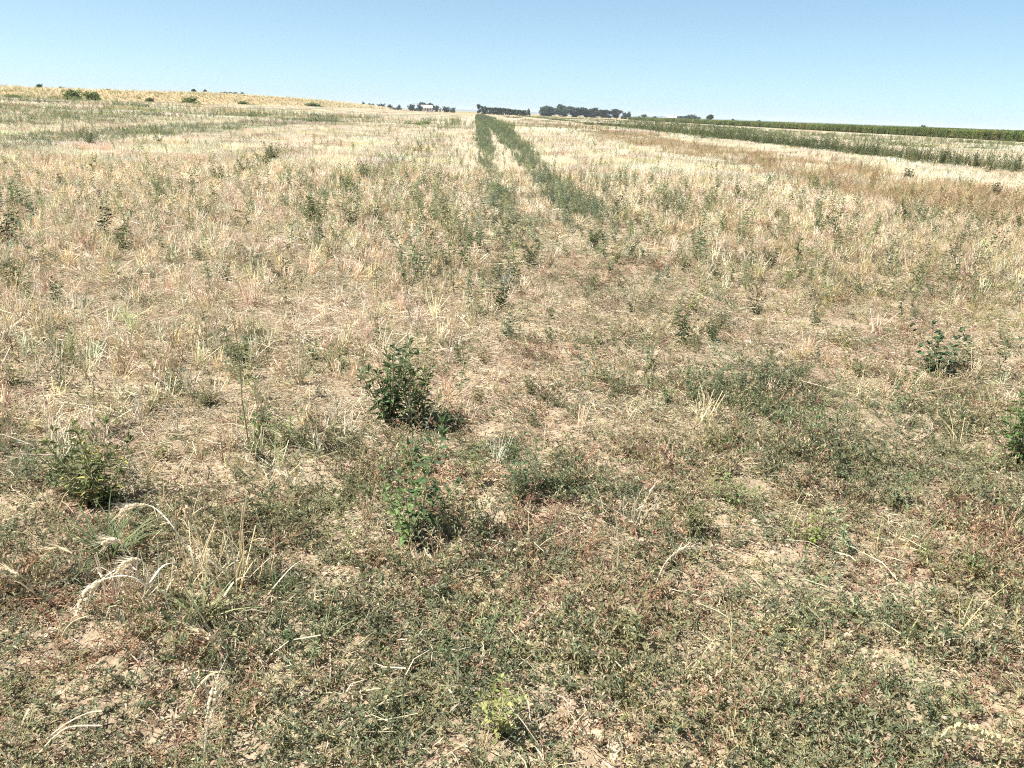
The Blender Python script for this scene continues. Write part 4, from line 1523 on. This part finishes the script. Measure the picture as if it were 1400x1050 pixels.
def dry_stalk(path, ear, label, seed, bushy=1.0, awn=.055, leaf=True, group='dry ripe stalks in the foreground', name='cereal_stalk', tint=(.74, .63, .44), r=.0026):
    """path: pixels from foot to the neck of the ear; ear: pixels along the ear."""
    g = random.Random(seed)
    base = at(*path[0])
    base.z = float(ground_z(base.x, base.y)) - .01
    n = len(path)
    pts = [base] + [stalk_point(q[0], q[1], base, -.05 * (i / n) * g.uniform(-1, 1)) for i, q in enumerate(path[1:], 1)]
    for p in pts[1:]:
        p.z = max(p.z, base.z + .015)
    o = empty(name, base)
    sm = [p - base for p in smooth(pts, 12)]
    b = MB(); b.tube(sm, r, r * .7, (1, 1, 1), 5)
    for j in (4, 8):
        b.lump(sm[j], r * 1.5, (.75, .68, .55), j, 5, 3, 1, .1)
    st = b.build('stem', M_STRAW, o); st['tint'] = tint
    if leaf:
        b = MB()
        q = sm[4]
        a = g.random() * 6.28
        d = V3((math.cos(a), math.sin(a), .4))
        b.ribbon(smooth([q, q + d * .05 + V3((0, 0, .02)), q + d * .10 + V3((0, 0, -.01)), q + d * .13 + V3((0, 0, -.06))], 7), .008, .002, (.95, .9, .8))
        lf = b.build('leaf', M_STRAW, o); lf['tint'] = tint_var(g, tint, .05)
    if ear:
        ep = [pts[-1]] + [stalk_point(q[0], q[1], base, 0) for q in ear]
        for p in ep:
            p.z = max(p.z, base.z + .02)
        es = [p - base for p in smooth(ep, 16)]
        bushy *= 1.15
        e, w = MB(), MB()
        for i in range(1, 16):
            t = (es[min(i + 1, 16)] - es[i - 1]).normalized()
            side = t.cross(V3((g.gauss(0, .3), 1, .3))).normalized()
            k = math.sin(.25 + 2.6 * i / 16)
            for s in (-1, 1):
                c = es[i] + side * (s * .0036 * bushy * k) + V3((g.gauss(0, .0006), g.gauss(0, .0006), g.gauss(0, .0006))) * bushy
                dirn = (t + side * (s * (.2 + .5 * g.random())) + V3((g.gauss(0, .2), g.gauss(0, .2), g.gauss(0, .2)))).normalized()
                u = dirn.cross(side).normalized()
                L, R = .0135 * (.75 + .5 * g.random()), .0034 * bushy * (.6 + .5 * k) * (.7 + .5 * g.random())
                v = .85 + .3 * g.random()
                sd = dirn.cross(u)
                e.add((c - dirn * L * .4, c + u * R, c + sd * R, c - u * R, c - sd * R, c + dirn * L * .75),
                      ((0, 1, 2), (0, 2, 3), (0, 3, 4), (0, 4, 1), (5, 2, 1), (5, 3, 2), (5, 4, 3), (5, 1, 4)), (v, v * .97, v * .92))
                for _ in range(2):
                    dd = (t + side * (s * (.22 + .25 * g.random() * bushy)) + u * g.gauss(0, .22 * bushy)).normalized()
                    q = c + dirn * L * .7
                    L2 = awn * (.6 + .5 * g.random())
                    w.ribbon([q, q + dd * L2 * .5, q + dd * L2], .0011, .0005, (1.05, 1.02, .98))
        er = e.build('ear', M_STRAW, o); er['tint'] = tuple(c * 1.12 for c in tint)
        aw = w.build('awns', M_STRAW, er); aw['tint'] = tuple(c * 1.15 for c in tint)
        aw['kind'] = 'stuff'
    tag(o, label, 'stalk', group)


W = (.80, .73, .58)
dry_stalk([(205, 850), (207, 812), (190, 793), (165, 787), (138, 793)], [(124, 806), (112, 822), (106, 842)], 'white bristly ear hanging from an arched dry stalk', 1, 1.7, .03, tint=W)
dry_stalk([(268, 800), (262, 765), (238, 722), (215, 697), (200, 690)], [(185, 691), (170, 697), (162, 708)], 'high arching dry stalk whose ear bends over above the white bristly one', 2, 1.1, .05, tint=W)
dry_stalk([(200, 815), (190, 785), (178, 757), (168, 743)], [(160, 739), (150, 739), (140, 744)], 'pale ear bent flat to the left over the dark blade tuft', 3, 1.3, .045, tint=W)
dry_stalk([(206, 838), (203, 800), (200, 775), (192, 765)], [(180, 766), (168, 773), (160, 785)], 'pale drooping ear between the flat bent one and the white bristly one', 4, 1.1, .045, tint=W)
dry_stalk([(140, 800), (120, 785), (106, 768), (98, 756)], [(86, 751), (74, 750), (62, 754)], 'faint thin ear bent over left of the pale drooping ears', 5, .9, .05)
dry_stalk([(60, 830), (40, 800), (25, 785)], [(15, 781), (5, 779), (-6, 780)], 'pale ear reaching out of view at the left edge', 6, 1.1, .05)
dry_stalk([(322, 935), (312, 912), (300, 890)], [(290, 875), (280, 866), (270, 860)], 'dry ear leaning up to the left right of the arched stalks', 7, 1.1, .05)
dry_stalk([(122, 885), (128, 900), (136, 910), (146, 916)], [(154, 926), (165, 945), (178, 966)], 'fat pale ear lying slanted over the soil near the lower left', 8, 1.6, .03, leaf=False, tint=W)
dry_stalk([(279, 1049), (281, 1015), (284, 990)], [(287, 970), (292, 948), (296, 925)], 'upright pale ear at the bottom left of the view', 9, 1.2, .05, leaf=False, tint=W)
dry_stalk([(268, 790), (265, 745), (260, 712)], [(258, 706), (256, 700), (254, 694)], 'short stubby dry head on a straight stalk right of the arching ear', 10, 1.4, .01, leaf=False)
dry_stalk([(895, 800), (905, 778), (915, 763)], [(927, 754), (938, 749), (951, 746)], 'single pale ear bent to the right in the mat right of centre', 11, 1.0, .03, tint=W)
G2 = 'bare dry straws standing among the dry ears'
for i, (path, lab) in enumerate((
        ([(328, 790), (331, 730), (338, 672)], 'tall bare straw pair partner leaning right, right of the dry ears'),
        ([(330, 795), (328, 740), (333, 688)], 'tall bare straw standing straight just left of its leaning partner'),
        ([(300, 830), (286, 795), (268, 756)], 'long bare straw leaning left towards the arching ear'),
        ([(310, 850), (300, 800), (290, 755)], 'bare straw upright behind the leaning ear'),
        ([(305, 885), (280, 850), (250, 800), (240, 780)], 'long bare straw crossing under the arching ear'),
        ([(282, 805), (255, 803), (232, 808), (215, 818)], 'bare straw arched low over the dark hollow'),
        ([(210, 822), (180, 826), (150, 838), (140, 842)], 'bare straw lying over the dark hollow below the arched stalk'),
        ([(85, 890), (86, 868), (100, 850), (120, 842)], 'bent grey straw with a kink below the white bristly ear'),
        ([(40, 1042), (70, 1012), (95, 994), (140, 992)], 'pale straw lying slanted at the lower left corner'),
        ([(40, 970), (62, 968), (88, 980), (110, 990)], 'pale straw crossing the slanted one at the lower left'),
        ([(50, 1020), (90, 990), (120, 975), (140, 972)], 'thin straw behind the crossed pair at the lower left'),
        ([(843, 790), (846, 740), (839, 690)], 'upright bare straw right of the narrow grey green weed'),
        ([(1000, 985), (985, 1020), (965, 1049)], 'pale straw lying at the bottom of the view right of the seedling'),
        ([(470, 720), (500, 735), (560, 770)], 'long pale straw lying in front of the tall single stemmed weed'),
        ([(30, 560), (70, 580), (110, 592)], 'pale straw lying on the bare pinkish patch at the left'),
        ([(72, 600), (73, 570), (75, 545)], 'upright bare straw on the bare pinkish patch at the left'),
        ([(1120, 905), (1128, 860), (1105, 830)], 'thin bent straw in the mat at the right'))):
    dry_stalk(path, None, lab, 40 + i, leaf=i % 3 == 0, group=G2, name='straw')


# ------------------------------------------------------------------ single odd things on the ground
def clod(px, py, r, label, col, seed, group=None, squash=.6):
    p = at(px, py)
    p.z = float(ground_z(p.x, p.y)) + r * .25
    b = MB()
    b.lump(V3((0, 0, 0)), r, (1, 1, 1), seed, 9, 7, squash, .35)
    o = b.build('soil_clod', M_MATT)
    o['tint'] = col
    o.location = p
    tag(o, label, 'clod', group)
    return o


clod(218, 527, .035, 'black burnt clod in the straw behind the bare patch at the left', (.035, .033, .036), 1)
clod(235, 527, .016, 'small black crumb just right of the black burnt clod', (.02, .02, .022), 2)
clod(1395, 566, .035, 'dark blackish clod at the right edge by the bright green weed', (.03, .032, .042), 3)
SOIL = (.41, .32, .23)
for i, (px, py, r, lab) in enumerate(((418, 948, .022, 'pinkish clod in the mat left of the seedling'), (365, 885, .035, 'broad flat pinkish clod right of the dry ears'),
                                      (432, 835, .018, 'small pinkish clod above the broad flat one'), (620, 818, .016, 'reddish brown small clod below the tall single stemmed weed'),
                                      (815, 1010, .03, 'pinkish clod at the left of the bare patch at the bottom of the view'), (840, 1022, .026, 'pinkish clod at the right of the bare patch at the bottom of the view'),
                                      (450, 962, .014, 'tiny pinkish clod right of the first pinkish clod in the mat'), (70, 868, .025, 'pinkish clod by the kinked straw at the left'),
                                      (255, 918, .02, 'small clod between the slanted ear and the upright ear'), (238, 655, .02, 'pale clod on bare soil right of the bushy yellowish weed'),
                                      (215, 672, .024, 'pale rounded clod just behind the arching ears'))):
    clod(px, py, r, lab, tint_var(gw, SOIL, .1), 10 + i, 'soil clods lying between the weeds', .5)

# crumbs of soil, too many to count
lib = []
for s in range(6):
    b = MB()
    g_ = random.Random(900 + s)
    for _ in range(9):
        rr = .003 + .009 * g_.random() ** 2
        b.lump(V3((g_.gauss(0, .06), g_.gauss(0, .06), rr * .4)), rr, (g_.uniform(.8, 1.15),) * 3, g_.randrange(999), 6, 4, .7, .35)
    lib.append(b.build('soil_crumb', M_MATT, link=False))
x, y = field_points(.9, 5.5, 26, lambda x, y: .35 + .65 * np.clip(total(BARE, x, y), 0, 1), seed=333)
pos, rot, scl, idx, g = place(x, y, 212, len(lib), .7, 1.4, .0)
scatter('soil_crumbs', lib, pos, rot, scl, idx, np.array(SOIL) * (1 + g.normal(0, .12, (len(x), 1))), 'loose crumbs of dry pinkish soil on the bare spots', 'soil')

# pale yellow bristly seed heads at the lower right
SH = (.64, .57, .35)
dry_stalk([(1302, 1048), (1286, 1018), (1296, 996)], [(1320, 994), (1350, 1005), (1390, 1020)], 'large pale yellow bristly seed head lying at the lower right', 90, 2.0, .030, leaf=False, group='seed heads at the lower right', name='seed_head', tint=SH)
dry_stalk([(1278, 1049), (1279, 1040), (1279, 1032)], [(1280, 1022), (1282, 1012), (1286, 1003)], 'narrow yellowish seed head standing below the large pale yellow one', 91, 1.3, .022, leaf=False, group='seed heads at the lower right', name='seed_head', tint=(.50, .45, .27))


# ------------------------------------------------------------------ tufts of straw around the dry ears
def straw_tuft(px, py, n, h, label, seed, spread=.05):
    g = random.Random(seed)
    p = at(px, py); p.z = float(ground_z(p.x, p.y))
    o = empty('straw_tuft', p)
    for kind in ('straw', 'leaf'):
        for _ in range(n if kind == 'straw' else n // 2):
            b = MB()
            q = V3((g.gauss(0, spread), g.gauss(0, spread * .7), -.01))
            d = V3((g.gauss(0, .32), g.gauss(0, .32), 1)).normalized()
            L = h * (.45 + .7 * g.random())
            if kind == 'straw':
                b.tube([q, q + d * L * .55, q + d * L + V3((g.gauss(0, .02), g.gauss(0, .02), 0))], .0022, .0016, (1, 1, 1), 4)
            else:
                a = g.random() * 6.28
                e = V3((math.cos(a), math.sin(a), .9))
                b.ribbon(smooth([q, q + e * L * .3, q + e * L * .55 + V3((0, 0, -.01)), q + e * L * .7 + V3((0, 0, -.08 * g.random() - .03))], 6), .006, .0015, (1, 1, 1))
            c = b.build(kind, M_STRAW, o)
            c['tint'] = tint_var(g, (.76, .66, .46), .1)
    tag(o, label, 'straw', 'tufts of dry straw around the drooping ears')


straw_tuft(325, 805, 22, .26, 'tuft of dry straw standing right of the arching ears', 1)
straw_tuft(285, 800, 16, .24, 'loose tuft of dry straw under the long arching stalk', 2)
straw_tuft(205, 832, 14, .20, 'tuft of dry straw at the foot of the white bristly ear', 3, .03)
straw_tuft(240, 715, 12, .14, 'short pale straw tuft behind the arching ears', 4)
straw_tuft(265, 660, 14, .13, 'upright pale stubble tuft on the bare soil behind the arching ears', 5)
straw_tuft(375, 660, 14, .13, 'upright golden stubble tuft in front of the low light green weed', 6)
straw_tuft(905, 635, 16, .14, 'reddish golden stubble tuft alone in the litter right of centre', 7, .035)

# ------------------------------------------------------------------ summer haze
hz = MB()
hz.box((-8200, -8200, -1.0), (8200, 8200, 30.0), (1, 1, 1))
hm = bpy.data.materials.new('haze')
hm.use_nodes = True
hm.node_tree.nodes.clear()
ho = hm.node_tree.nodes.new('ShaderNodeOutputMaterial')
hp = hm.node_tree.nodes.new('ShaderNodeVolumePrincipled')
hp.inputs['Color'].default_value = (.88, .93, 1.0, 1)
hp.inputs['Density'].default_value = 0.00016
hm.node_tree.links.new(hp.outputs[0], ho.inputs['Volume'])
haze = hz.build('haze', hm)
tag(haze, 'thin summer haze lying over the whole field', 'haze', kind='stuff')
